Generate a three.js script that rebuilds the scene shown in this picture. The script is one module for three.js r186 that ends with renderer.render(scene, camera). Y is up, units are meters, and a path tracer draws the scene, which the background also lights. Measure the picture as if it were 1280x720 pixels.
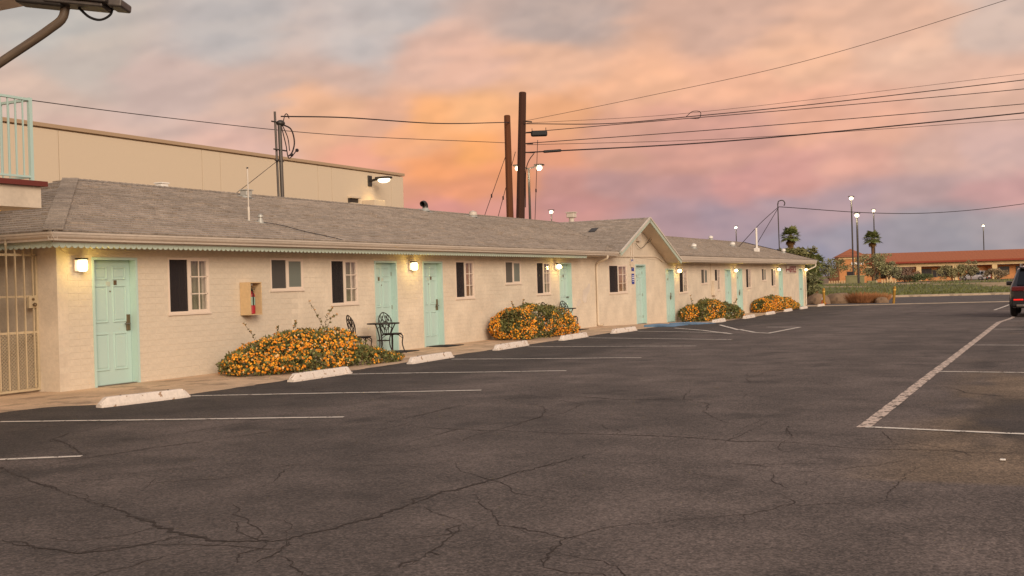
import * as THREE from 'three';
import { mergeGeometries, toCreasedNormals } from 'three/addons/utils/BufferGeometryUtils.js';
import { RoundedBoxGeometry } from 'three/addons/geometries/RoundedBoxGeometry.js';
import { TextGeometry } from 'three/addons/geometries/TextGeometry.js';
import { FontLoader } from 'three/addons/loaders/FontLoader.js';

// ---------------------------------------------------------------- camera, sky, sun, exposure
const scene = new THREE.Scene();
const camera = new THREE.PerspectiveCamera(28.84, 1280 / 720, 0.1, 6000);
camera.position.set(13.6, 1.45, 0);
camera.rotation.order = 'YXZ';
camera.rotation.set(-0.0032, 0.4647, -0.0291);
const renderer = new THREE.WebGLRenderer({ antialias: true });
renderer.toneMapping = THREE.LinearToneMapping;
renderer.toneMappingExposure = 1.8;
renderer.shadowMap.enabled = true;
const SKY_GAIN = 1 / 1.8;

const sun = new THREE.DirectionalLight(new THREE.Color(1.0, 0.85, 0.69), 1.5);
sun.position.set(13.6 + 54, 36, -30 + 58);
sun.target.position.set(0, 0, -30);
sun.castShadow = true;
sun.shadow.radius = 60;
sun.shadow.mapSize.set(2048, 2048);
Object.assign(sun.shadow.camera, { left: -60, right: 60, top: 40, bottom: -40, near: 1, far: 260 });
scene.add(sun, sun.target);

// seeded random numbers and noise
function rng(seed) { let a = seed >>> 0; return () => { a = (a + 0x6D2B79F5) | 0; let t = Math.imul(a ^ (a >>> 15), 1 | a); t = (t + Math.imul(t ^ (t >>> 7), 61 | t)) ^ t; return ((t ^ (t >>> 14)) >>> 0) / 4294967296; }; }
function hash(x, y, s) { let h = Math.imul(x | 0, 374761393) + Math.imul(y | 0, 668265263) + Math.imul(s | 0, 1442695041); h = Math.imul(h ^ (h >>> 13), 1274126177); return ((h ^ (h >>> 16)) >>> 0) / 4294967296; }
function vn(x, y, s = 0, per = 0) {
  const xi = Math.floor(x), yi = Math.floor(y), fx = x - xi, fy = y - yi, u = fx * fx * (3 - 2 * fx), v = fy * fy * (3 - 2 * fy);
  const w = per ? (k => ((k % per) + per) % per) : (k => k);
  const a = hash(w(xi), w(yi), s), b = hash(w(xi + 1), w(yi), s), c = hash(w(xi), w(yi + 1), s), d = hash(w(xi + 1), w(yi + 1), s);
  return a + (b - a) * u + (c - a) * v + (a - b - c + d) * u * v;
}
function fbm(x, y, o = 4, s = 0, per = 0) { let t = 0, a = 0.5, n = 0, f = 1; for (let i = 0; i < o; i++) { t += a * vn(x * f, y * f, s + i * 17, per ? per * f : 0); n += a; a *= 0.5; f *= 2; } return t / n; }
const sm = (a, b, x) => { const t = Math.min(1, Math.max(0, (x - a) / (b - a))); return t * t * (3 - 2 * t); };
const lin = c => { c /= 255; return c <= 0.04045 ? c / 12.92 : Math.pow((c + 0.055) / 1.055, 2.4); };

// the dusk sky: azimuth (degrees from -z, left negative), elevation, sRGB colour of the cloud deck there
{
  const P = [[-48.8,12.7,188,182,176],[-47.4,11.4,196,182,172],[-39.9,12.7,187,179,176],[-31.9,13.2,192,182,178],[-34.0,12.0,196,186,182],[-23.8,13.0,186,166,158],[-15.7,12.6,208,170,152],[-8.1,11.9,224,180,156],[-2.8,11.4,206,182,170],[-49.9,9.4,212,184,168],[-47.5,6.9,214,180,166],[-43.0,10.0,204,178,168],[-38.8,10.1,206,176,162],[-40.1,6.9,218,178,164],[-34.4,11.1,210,176,160],[-30.0,11.4,218,178,160],[-27.9,10.8,222,178,158],[-35.7,9.1,230,178,144],[-32.9,8.9,226,174,146],[-30.0,8.6,240,174,122],[-28.0,9.0,238,178,130],[-28.1,6.8,240,166,106],[-30.5,6.4,240,162,112],[-33.3,6.9,228,164,140],[-29.7,5.0,232,156,118],[-31.3,7.7,232,168,128],[-28.1,3.9,214,150,136],[-30.6,3.9,210,146,136],[-27.3,5.3,232,156,112],[-23.9,10.6,230,182,154],[-23.9,8.3,236,172,128],[-19.8,9.7,238,182,148],[-15.8,9.5,236,180,150],[-11.9,10.4,234,184,154],[-6.3,10.6,230,188,164],[-2.8,8.8,226,182,160],[-24.0,6.7,224,156,124],[-24.0,4.8,196,144,134],[-21.5,6.6,212,160,140],[-18.3,6.4,206,154,140],[-15.9,6.7,210,158,144],[-21.6,5.2,184,144,140],[-24.1,3.6,200,146,140],[-18.3,5.0,192,148,144],[-14.8,4.9,206,152,146],[-12.4,5.2,212,156,146],[-9.8,5.6,220,166,150],[-6.4,5.8,212,172,158],[-3.3,5.5,206,172,164],[-8.2,7.4,228,174,150],[-12.0,7.7,232,174,148],[-18.4,3.6,174,144,148],[-16.0,3.3,166,144,152],[-12.9,3.6,172,148,154],[-9.8,3.6,176,150,154],[-6.5,3.9,186,156,154],[-3.0,3.5,200,156,152],[-12.9,2.2,156,146,158],[-9.9,2.1,158,150,160],[-6.5,1.9,158,150,156],[-3.0,1.8,162,152,156],[-11.8,1.0,150,146,162],[-4.8,1.5,156,150,156]];
  // the rest of the dome: the same broken cloud deck all round, warmer low down towards the sunset
  for (let az = -180; az < 180; az += 30) {
    const d = Math.cos((az - 130) * Math.PI / 180);
    if (az < -60 || az > 12) { P.push([az, 3, 196 + 40 * d, 154 + 30 * d, 142 + 4 * d]); P.push([az, 10, 214 + 24 * d, 176 + 16 * d, 158 + 2 * d]); }
    P.push([az, 24, 198, 180, 172]); P.push([az, 45, 180, 174, 176]); P.push([az, 70, 168, 168, 178]);
  }
  const L = P.map(p => [p[0], p[1], lin(p[2]), lin(p[3]), lin(p[4])]);
  const W = 2048, H = 1024, data = new Float32Array(W * H * 4);
  for (let j = 0; j < H; j++) {
    const el = ((j + 0.5) / H - 0.5) * 180;
    for (let i = 0; i < W; i++) {
      const phi = ((i + 0.5) / W - 0.5) * 2 * Math.PI, o = (j * W + i) * 4;
      if (el < -3) { data[o] = 0.09; data[o + 1] = 0.065; data[o + 2] = 0.05; data[o + 3] = 1; continue; }
      const ce = Math.cos(el * Math.PI / 180), dx = Math.cos(phi) * ce, dz = Math.sin(phi) * ce;
      let az = Math.atan2(dx, -dz) * 180 / Math.PI;
      // noise on the sphere, clouds stretched along the horizon
      const ax = Math.cos(phi) * 57, az2 = Math.sin(phi) * 57, ev = el * 1.0;
      const n1 = fbm(ax * 0.16 + az2 * 0.05 + 40, az2 * 0.16 + ev * 0.42 + 90, 5, 3) - 0.5;
      const st0 = fbm(ax * 0.5 + az2 * 0.3, az2 * 0.5 + ev * 1.9 + 61, 5, 43);
      const n2 = fbm(ax * 0.16 - 33, az2 * 0.16 - ev * 0.5 + 17, 5, 9) - 0.5;
      const wa = az + n1 * 3.4 + (st0 - 0.5) * 1.6, we = el + n2 * 1.9;
      let r = 0, g = 0, b = 0, ws = 0;
      for (const q of L) {
        let da = Math.abs(wa - q[0]); if (da > 180) da = 360 - da;
        const de = (we - q[1]) * 1.6, far = q[1] > 20 || q[0] < -55 || q[0] > 5;
        const d2 = da * da * (far ? 0.35 : 1) * ce + de * de + (far ? 22 : 0.9);
        const w = 1 / Math.pow(d2, 2.5);
        r += q[2] * w; g += q[3] * w; b += q[4] * w; ws += w;
      }
      r /= ws; g /= ws; b /= ws;
      // wisps: lit cloud edges and thin grey gaps
      const st = fbm(ax * 0.42 + az2 * 0.1, az2 * 0.42 + ev * 1.25 + 7, 5, 21) - 0.5;
      const fine = fbm(ax * 1.1 + 5, az2 * 1.1 + ev * 2.6 + 3, 4, 31) - 0.5;
      const edge = st0 - 0.5 + fine * 0.35, lit = sm(0.03, 0.13, edge), gap = sm(-0.05, -0.18, edge), k = 1.035 + st * 0.11 + fine * 0.14 + lit * 0.06 - gap * 0.05, warm = lit * 0.7 - gap * 0.2;
      data[o] = r * (k + warm * 0.03) * SKY_GAIN; data[o + 1] = g * (k + warm * 0.0) * SKY_GAIN; data[o + 2] = b * (k - warm * 0.035) * SKY_GAIN; data[o + 3] = 1;
    }
  }
  const t = new THREE.DataTexture(data, W, H, THREE.RGBAFormat, THREE.FloatType);
  t.mapping = THREE.EquirectangularReflectionMapping; t.magFilter = t.minFilter = THREE.LinearFilter; t.wrapS = THREE.RepeatWrapping; t.needsUpdate = true;
  scene.background = t; scene.environment = t;
}

// ---------------------------------------------------------------- helpers
const V = (x, y, z) => new THREE.Vector3(x, y, z);
const used = {};
function numbered(n) { used[n] = (used[n] || 0) + 1; return used[n] === 1 ? n : n + '_' + String(used[n] - 1).padStart(3, '0'); }
function thing(name, label, category, pos = [0, 0, 0], turn = 0, group) {
  const o = new THREE.Group(); o.name = numbered(name); o.position.set(...pos); o.rotation.y = turn;
  o.userData = { label, category }; if (group) o.userData.group = group; scene.add(o); return o;
}
function part(name, geo, m, parent, pos) {
  const g = Array.isArray(geo) ? merge(geo) : geo, o = new THREE.Mesh(g, m); o.name = name; o.castShadow = o.receiveShadow = true;
  if (pos) o.position.set(...pos); parent.add(o); return o;
}
function single(name, label, category, geo, m, pos, group) { const o = part(numbered(name), geo, m, scene, pos); o.userData = { label, category }; if (group) o.userData.group = group; return o; }
function struct(name, geo, m, pos) { const o = part(numbered(name), geo, m, scene, pos); o.userData.kind = 'structure'; return o; }
function prep(g) { if (g.index) g = g.toNonIndexed(); const n = g.attributes.position.count; if (!g.attributes.normal) g.computeVertexNormals(); if (!g.attributes.uv) g.setAttribute('uv', new THREE.BufferAttribute(new Float32Array(n * 2), 2)); for (const k of Object.keys(g.attributes)) if (!['position', 'normal', 'uv', 'color'].includes(k)) g.deleteAttribute(k); return g; }
function merge(a) { a = a.map(prep); if (a.some(g => g.attributes.color)) a.forEach(g => { if (!g.attributes.color) g.setAttribute('color', new THREE.BufferAttribute(new Float32Array(g.attributes.position.count * 3).fill(1), 3)); }); return mergeGeometries(a); }
// uv in metres from the face that a vertex belongs to
function metre(g) {
  g = prep(g); const p = g.attributes.position, n = g.attributes.normal, uv = g.attributes.uv;
  for (let i = 0; i < p.count; i++) { const ax = Math.abs(n.getX(i)), ay = Math.abs(n.getY(i)), az = Math.abs(n.getZ(i)); if (ax >= ay && ax >= az) uv.setXY(i, p.getZ(i), p.getY(i)); else if (ay >= az) uv.setXY(i, p.getX(i), p.getZ(i)); else uv.setXY(i, p.getX(i), p.getY(i)); }
  return g;
}
const box = (w, h, d, x = 0, y = 0, z = 0) => metre(new THREE.BoxGeometry(w, h, d).translate(x, y, z));
const span = (x0, x1, y0, y1, z0, z1) => box(Math.abs(x1 - x0), Math.abs(y1 - y0), Math.abs(z1 - z0), (x0 + x1) / 2, (y0 + y1) / 2, (z0 + z1) / 2);
const rbox = (w, h, d, r, x = 0, y = 0, z = 0) => metre(new RoundedBoxGeometry(w, h, d, 2, r).translate(x, y, z));
const cyl = (r0, r1, h, x = 0, y = 0, z = 0, seg = 16) => new THREE.CylinderGeometry(r1, r0, h, seg).translate(x, y, z);
const tube = (pts, r, seg = 24, rad = 6, closed = false) => new THREE.TubeGeometry(new THREE.CatmullRomCurve3(pts.map(p => Array.isArray(p) ? V(...p) : p), closed, 'centripetal'), seg, r, rad, closed);
const bar = (a, b, r, seg = 8) => { a = V(...a); b = V(...b); const d = b.clone().sub(a), g = new THREE.CylinderGeometry(r, r, d.length(), seg); g.applyQuaternion(new THREE.Quaternion().setFromUnitVectors(V(0, 1, 0), d.normalize())); return g.translate((a.x + b.x) / 2, (a.y + b.y) / 2, (a.z + b.z) / 2); };
// flat polygon in space made into a slab of thickness t below its face
function slab(pts, t, down) {
  const P = pts.map(p => V(...p)), n = V(0, 0, 0);
  for (let i = 0; i < P.length; i++) { const a = P[i], b = P[(i + 1) % P.length]; n.x += (a.y - b.y) * (a.z + b.z); n.y += (a.z - b.z) * (a.x + b.x); n.z += (a.x - b.x) * (a.y + b.y); }
  n.normalize(); if (n.y < 0) { P.reverse(); n.negate(); }
  const u = P[1].clone().sub(P[0]).normalize(), v = n.clone().cross(u), s = P.map(p => new THREE.Vector2(p.clone().sub(P[0]).dot(u), p.clone().sub(P[0]).dot(v)));
  const tri = THREE.ShapeUtils.triangulateShape(s, []), off = (down ? V(0, -1, 0) : n.clone().negate()).multiplyScalar(t), pos = [];
  const push = p => pos.push(p.x, p.y, p.z), Q = P.map(p => p.clone().add(off));
  for (const [a, b, c] of tri) { push(P[a]); push(P[b]); push(P[c]); push(Q[a]); push(Q[c]); push(Q[b]); }
  for (let i = 0; i < P.length; i++) { const k = (i + 1) % P.length; push(P[i]); push(Q[i]); push(Q[k]); push(P[i]); push(Q[k]); push(P[k]); }
  const g = new THREE.BufferGeometry(); g.setAttribute('position', new THREE.Float32BufferAttribute(pos, 3)); g.computeVertexNormals(); return metre(g);
}
const gy = z => { const d = -z, t = [[0, 0], [33, 0], [41, -0.2], [64, -0.3], [1e6, -0.3]]; if (d <= 0) return 0; for (let i = 1; i < t.length; i++) if (d <= t[i][0]) return t[i - 1][1] + (t[i][1] - t[i - 1][1]) * (d - t[i - 1][0]) / (t[i][0] - t[i - 1][0]); return -0.3; };
const TW = 0.035;   // how far the walkway stands above the level of the lot

// ---------------------------------------------------------------- textures (tile over a stated number of metres)
function tex(N, fn, srgb, metres = 1) {
  const d = new Uint8Array(N * N * 4);
  for (let j = 0; j < N; j++) for (let i = 0; i < N; i++) { const c = fn(i / N, j / N), o = (j * N + i) * 4; if (typeof c === 'number') d[o] = d[o + 1] = d[o + 2] = Math.max(0, Math.min(255, c * 255)); else { d[o] = Math.max(0, Math.min(255, c[0])); d[o + 1] = Math.max(0, Math.min(255, c[1])); d[o + 2] = Math.max(0, Math.min(255, c[2])); } d[o + 3] = 255; }
  const t = new THREE.DataTexture(d, N, N); t.wrapS = t.wrapT = THREE.RepeatWrapping; t.magFilter = THREE.LinearFilter; t.minFilter = THREE.LinearMipmapLinearFilter; t.generateMipmaps = true; t.repeat.set(1 / metres, 1 / metres);
  if (srgb) t.colorSpace = THREE.SRGBColorSpace; t.needsUpdate = true; return t;
}
const std = (color, rough = 0.8, o = {}) => new THREE.MeshStandardMaterial({ color, roughness: rough, side: THREE.DoubleSide, ...o });
const grey = v => [v, v, v];
const T = {};
T.paint = tex(512, (u, v) => grey(234 + 36 * (fbm(u * 5, v * 5, 6, 1, 5) - 0.5) + 16 * (fbm(u * 64, v * 64, 2, 2, 64) - 0.5)), true, 2.3);
T.paintB = tex(512, (u, v) => 0.5 + 0.7 * (fbm(u * 40, v * 40, 4, 5, 40) - 0.5) + 0.5 * (fbm(u * 10, v * 14, 3, 6, 10) - 0.5), false, 0.9);
T.asph = tex(1024, (u, v) => { const g = vn(u * 380, v * 380, 11, 380), h = vn(u * 190, v * 190, 12, 190), p = fbm(u * 6, v * 6, 5, 13, 6); const s = g > 0.92 ? 60 : g < 0.06 ? -40 : 0; const k = 190 + 80 * (h - 0.5) + 60 * (g - 0.5) + 80 * (p - 0.5) + s; return [k, k * 0.992, k * 0.98]; }, true, 2.9);
T.asphB = tex(1024, (u, v) => 0.5 + 0.6 * (vn(u * 300, v * 300, 15, 300) - 0.5) + 0.6 * (fbm(u * 60, v * 60, 3, 16, 60) - 0.5), false, 2.9);
T.conc = tex(512, (u, v) => { const p = fbm(u * 5, v * 5, 5, 21, 5), f = vn(u * 170, v * 170, 22, 170); const st = sm(0.56, 0.7, fbm(u * 9, v * 9, 4, 23, 9)); const k = 214 + 50 * (p - 0.5) + 26 * (f - 0.5) - 34 * st; return [k, k * 0.985, k * 0.96]; }, true, 2.7);
T.concB = tex(512, (u, v) => 0.5 + 0.5 * (fbm(u * 70, v * 70, 3, 24, 70) - 0.5), false, 1.4);
T.gran = tex(512, (u, v) => { const a = vn(u * 128, v * 128, 31, 128), b = vn(u * 256, v * 256, 32, 256), c = fbm(u * 8, v * 8, 4, 33, 8); const k = 205 + 66 * (a - 0.5) + 50 * (b - 0.5) + 50 * (c - 0.5); return [k, k * 0.985, k * 0.965]; }, true, 0.8);
T.granB = tex(512, (u, v) => vn(u * 200, v * 200, 35, 200), false, 0.8);
T.wood = tex(512, (u, v) => { const g = fbm(u * 46, v * 3, 5, 41, 0), c = vn(u * 180, v * 6, 42); const k = 190 + 90 * (g - 0.5) + 50 * (c - 0.5); return [k, k * 0.96, k * 0.92]; }, true, 1.2);
T.chip = tex(512, (u, v) => { const a = fbm(u * 16, v * 16, 5, 51, 16), b = fbm(u * 50, v * 50, 3, 52, 50); return (a * 0.62 + b * 0.38) > 0.435 ? 1 : 0; }, false, 1.0);
T.chip2 = tex(512, (u, v) => { const a = fbm(u * 10, v * 22, 5, 55, 0), b = fbm(u * 60, v * 60, 3, 56, 60); return (a * 0.6 + b * 0.4) > 0.36 ? 1 : 0; }, false, 1.0);
T.stop = tex(512, (u, v) => { const a = fbm(u * 9, v * 9, 5, 61, 9), b = fbm(u * 40, v * 40, 3, 62, 40), c = sm(0.63, 0.67, a * 0.6 + b * 0.4); const k = 240 - 24 * b; return [k + (168 - k) * c, k * 0.975 + (148 - k) * c, k * 0.95 + (130 - k) * c]; }, true, 0.9);
T.fabric = tex(256, (u, v) => grey(225 + 40 * (vn(u * 120, v * 30, 71) - 0.5)), true, 0.5);
T.rust = tex(256, (u, v) => { const k = fbm(u * 12, v * 12, 4, 75, 12); return [205 + 70 * (k - 0.5), 200 + 70 * (k - 0.5), 196 + 60 * (k - 0.5)]; }, true, 0.7);

// ---------------------------------------------------------------- materials (real base colours)
const M = {};
M.wall = std('#ecdcc6', 0.85, { map: T.paint, bumpMap: T.paintB, bumpScale: 0.0035, vertexColors: true });
M.wallFlat = std('#e9d8c0', 0.85, { map: T.paint, bumpMap: T.paintB, bumpScale: 0.003 });
M.trim = std('#e6d9c8', 0.55, { map: T.paint });
M.fascia = std('#dccdbb', 0.6, { map: T.paint });
M.teal = std('#b6d0c7', 0.45, { bumpMap: T.paintB, bumpScale: 0.0006 });
M.tealPale = std('#c8d4c2', 0.6, { map: T.paint });
M.shingle = std('#ffffff', 0.95, { map: T.gran, bumpMap: T.granB, bumpScale: 0.002, vertexColors: true });
M.deck = std('#4f4640', 0.95);
M.vinyl = std('#e2d0bd', 0.5);
M.dark = std('#120f10', 0.9);
M.screen = std('#2a2524', 0.85);
M.glass = new THREE.MeshPhysicalMaterial({ color: '#ffffff', roughness: 0.03, transmission: 1, thickness: 0, ior: 1.5, side: THREE.DoubleSide });
M.frost = new THREE.MeshPhysicalMaterial({ color: '#6f756b', roughness: 0.35, side: THREE.DoubleSide });
M.curtain = std('#8d8a70', 0.95, { map: T.fabric });
M.curtainWarm = std('#a8805c', 0.95, { map: T.fabric });
M.brass = std('#7d6c54', 0.4, { metalness: 0.7 });
M.steel = std('#8d8880', 0.38, { metalness: 0.8 });
M.darkSteel = std('#4a4642', 0.5, { metalness: 0.6 });
M.galv = std('#77726d', 0.5, { metalness: 0.45, map: T.rust });
M.iron = std('#2b2322', 0.55, { metalness: 0.4 });
M.black = std('#151314', 0.6);
M.rubber = std('#1c1a1a', 0.9);
M.asphalt = std('#ffffff', 0.92, { map: T.asph, bumpMap: T.asphB, bumpScale: 0.006, vertexColors: true });
M.conc = std('#f2d2b2', 0.9, { map: T.conc, bumpMap: T.concB, bumpScale: 0.003 });
M.kerb = std('#e0cbb2', 0.9, { map: T.conc });
M.crack = std('#352a24', 0.95);
M.line = std('#ddd2c4', 0.8, { alphaMap: T.chip2, alphaTest: 0.5 });
M.lineWorn = std('#cdb8a8', 0.85, { alphaMap: T.chip, alphaTest: 0.5 });
M.blue = std('#79a3cc', 0.8, { map: T.conc });
M.stop = std('#fbf3ea', 0.85, { map: T.stop, bumpMap: T.concB, bumpScale: 0.004 });
M.woodPole = std('#7d4c2a', 0.9, { map: T.wood });
M.woodPoleDark = std('#583626', 0.9, { map: T.wood });
M.wire = std('#2a1f22', 0.8);
M.tilt = std('#d4c2a8', 0.88, { bumpMap: T.paintB, bumpScale: 0.004 });
M.coping = std('#b09678', 0.6);
M.gatePaint = std('#d8c4a0', 0.55, { map: T.paint });
M.redEdge = std('#6d2f26', 0.7);
M.red = std('#a8202a', 0.4);
M.white = std('#ece6dc', 0.6);
M.sage = std('#9db9a4', 0.6);
const glow = (c, k) => new THREE.MeshStandardMaterial({ color: '#fff4dc', emissive: c, emissiveIntensity: k, roughness: 0.4 });
M.lampGlow = glow('#fff0c2', 1.5);
M.lampFar = glow('#fff3d2', 1.6);
function pointLight(x, y, z, cd, color = '#ffd67a', r = 3) { const l = new THREE.PointLight(color, cd, 0, 2); l.position.set(x, y, z); l.castShadow = true; l.shadow.radius = r; scene.add(l); return l; }

// ---------------------------------------------------------------- the ground
const EDGE = [[1.47, 20], [1.47, -9.7], [1.57, -10.35], [1.68, -11.05], [2.42, -11.5], [2.5, -13], [2.43, -14.3], [2.4, -15.9], [2.36, -17.7], [2.3, -21], [2.22, -24.3], [2.2, -27.1], [2.15, -30.9], [2.3, -32.8], [2.3, -37], [1.95, -41], [1.84, -43.4], [1.75, -48], [1.15, -56.7], [0.62, -63], [0.4, -66]];
const edgeX = z => { for (let i = 1; i < EDGE.length; i++) if (z >= EDGE[i][1]) { const a = EDGE[i - 1], b = EDGE[i]; return a[0] + (b[0] - a[0]) * (z - a[1]) / (b[1] - a[1]); } return 0.4; };
const far = new THREE.PlaneGeometry(4000, 4000, 1, 1).rotateX(-Math.PI / 2).translate(0, -0.5, -400);
struct('ground', metre(far), std('#8f7358', 0.95, { map: T.conc }));
// asphalt: a grid that follows the walkway's ragged edge; tones are the seal coat and its wear
let lot;
{
  const rows = [], zs = []; for (let z = 14; z > -66;) { zs.push(z); z -= z > -26 ? 0.16 : z > -45 ? 0.3 : 0.5; } zs.push(-66);
  const us = []; for (let k = 0; k <= 150; k++) us.push(k / 150);
  const pos = [], col = [], uv = [], idx = [];
  const endZ = x => -63.1 - 0.265 * x;   // the street runs at an angle to the motel
  zs.forEach((z0) => {
    for (const u of us) {
      let z = Math.max(z0, -66), e = edgeX(z0) + 0.10 * (fbm(z0 * 1.3, 4, 4, 81) - 0.5) + 0.12 * (fbm(z0 * 5.5, 9, 3, 82) - 0.5);
      const x = u < 0.62 ? e + (14 - e) * (u / 0.62) : 14 + (42 - 14) * (u - 0.62) / 0.38;
      const k = (14 - z0) / 80; z = 14 + (endZ(x) - 14) * k;
      pos.push(x, gy(z) + 0.04 + 0.012 * (fbm(x * 0.5, z * 0.5, 3, 83) - 0.5), z); uv.push(x, z);
      const d = x - e, n = fbm(x * 0.35, z * 0.16, 5, 84), n2 = fbm(x * 1.7, z * 1.1, 4, 85), n3 = fbm(x * 0.9 + 30, z * 0.9, 4, 86);
      let a = 0.176 + 0.11 * (n - 0.5) + 0.085 * (n2 - 0.5);
      const seal = sm(0.62, 0.30, d / 5.2 + 0.55 * (n3 - 0.5) - 0.06) ;          // newer black seal coat beside the walkway
      a = a + (0.085 + 0.04 * (n2 - 0.5) - a) * seal * 0.92;
      const scuff = sm(0.60, 0.75, fbm(x * 0.7 + 9, z * 2.4, 5, 87)); a *= 1 + 0.22 * scuff; const drip = sm(0.70, 0.76, fbm(x * 2.1 + 4, z * 1.6, 4, 79)); a *= 1 - 0.35 * drip; let r = a * 1.12, g = a * 0.875, b = a * 0.77;
      // sandy dirt and oil in the right-hand stalls
      if (x > 11.4 && z < -8 && z > -60) {
        const s = sm(0.44, 0.56, fbm(x * 0.8 + 3, z * 0.33 + 2, 4, 88)) * sm(11.9, 12.7, x), o = sm(0.57, 0.66, fbm(x * 1.3 + 8, z * 0.5, 4, 89)) * sm(11.9, 12.5, x);
        r += (0.36 - r) * s * 0.75; g += (0.25 - g) * s * 0.75; b += (0.155 - b) * s * 0.75; r *= 1 - 0.55 * o; g *= 1 - 0.55 * o; b *= 1 - 0.55 * o;
      }
      col.push(r, g, b);
    }
  });
  const w = us.length; for (let j = 0; j < zs.length - 1; j++) for (let i = 0; i < w - 1; i++) { const a = j * w + i; idx.push(a, a + 1, a + w, a + 1, a + w + 1, a + w); }
  const g = new THREE.BufferGeometry(); g.setAttribute('position', new THREE.Float32BufferAttribute(pos, 3)); g.setAttribute('color', new THREE.Float32BufferAttribute(col, 3)); g.setAttribute('uv', new THREE.Float32BufferAttribute(uv, 2)); g.setIndex(idx); g.computeVertexNormals();
  lot = struct('parking_lot', g, M.asphalt);
}
const GL = 0.04;
// a flat strip on the asphalt along a polyline, with its own wobble
function strip(pts, w, y, wob = 0.15, step = 0.12, seed = 1, taper = false) {
  const P = []; for (let i = 1; i < pts.length; i++) { const a = pts[i - 1], b = pts[i], n = Math.max(1, Math.round(Math.hypot(b[0] - a[0], b[1] - a[1]) / step)); for (let k = 0; k < n; k++) P.push([a[0] + (b[0] - a[0]) * k / n, a[1] + (b[1] - a[1]) * k / n]); } P.push(pts[pts.length - 1]);
  const pos = [], uv = [], idx = [];
  P.forEach((p, i) => {
    const q = P[Math.min(P.length - 1, i + 1)], o = P[Math.max(0, i - 1)], dx = q[0] - o[0], dz = q[1] - o[1], l = Math.hypot(dx, dz) || 1, nx = -dz / l, nz = dx / l;
    let t = taper ? (0.35 + 0.65 * Math.sin(Math.PI * Math.min(1, Math.max(0.06, i / (P.length - 1))))) * (0.18 + 1.6 * Math.pow(fbm(i * 0.11, seed * 3.7, 3, 93), 1.4)) : 1;
    const a = w / 2 * t * (1 + wob * 2 * (hash(i, seed, 1) - 0.5)), b = w / 2 * t * (1 + wob * 2 * (hash(i, seed, 2) - 0.5)), j = taper ? w * 1.7 * (hash(i, seed, 3) - 0.5) + 0.05 * (fbm(i * 0.4, seed, 3, 91) - 0.5) : 0;
    for (const s of [a, -b]) { const x = p[0] + nx * (s + j), z = p[1] + nz * (s + j); pos.push(x, gy(z) + y + 0.012 * (fbm(x * 0.5, z * 0.5, 3, 83) - 0.5), z); uv.push(x, z); }
    if (i) { const k = i * 2; idx.push(k - 2, k - 1, k, k - 1, k + 1, k); }
  });
  const g = new THREE.BufferGeometry(); g.setAttribute('position', new THREE.Float32BufferAttribute(pos, 3)); g.setAttribute('uv', new THREE.Float32BufferAttribute(uv, 2)); g.setIndex(idx); g.computeVertexNormals(); return g;
}
// painted lines
[[[2.54, -8.84], [6.37, -10.19]], [[4.3, -6.25], [5.72, -7.13]], [[2.72, -11.77], [6.48, -13.2]], [[2.78, -15.33], [6.32, -16.37]], [[2.88, -18.71], [6.51, -19.34]], [[2.66, -22.53], [6.47, -22.78]], [[2.6, -26.14], [6.6, -25.06]], [[2.71, -29.45], [5.6, -28.29]],
 [[11.86, -10.66], [13.3, -10.5], [17, -10.3]], [[11.85, -16.8], [17, -16.6]], [[11.85, -22.9], [17, -22.6]], [[11.85, -29], [17, -28.8]], [[11.9, -35.2], [17, -35]]].forEach((l, i) => part('painted_line', strip(l, 0.085, GL + 0.006, 0.12, 0.1, i), M.line, lot));
[[[3.2, -31.19], [4.6, -29.5], [5.9, -27.6]], [[4.02, -33.05], [5.5, -29.7]], [[5.88, -31.3], [6.85, -31.05]], [[5.47, -29.94], [6.3, -28.3], [6.77, -27.8]], [[6.77, -27.77], [6.85, -31.05]], [[10.64, -50.4], [10.8, -59.4]]].forEach((l, i) => part('painted_line', strip(l, 0.1, GL + 0.008, 0.15, 0.1, 20 + i), M.line, lot));
part('painted_line', strip([[11.84, -10.62], [11.8, -24], [11.75, -39.3], [11.7, -44]], 0.125, GL + 0.005, 0.06, 0.12, 41), M.lineWorn, lot);
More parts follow.
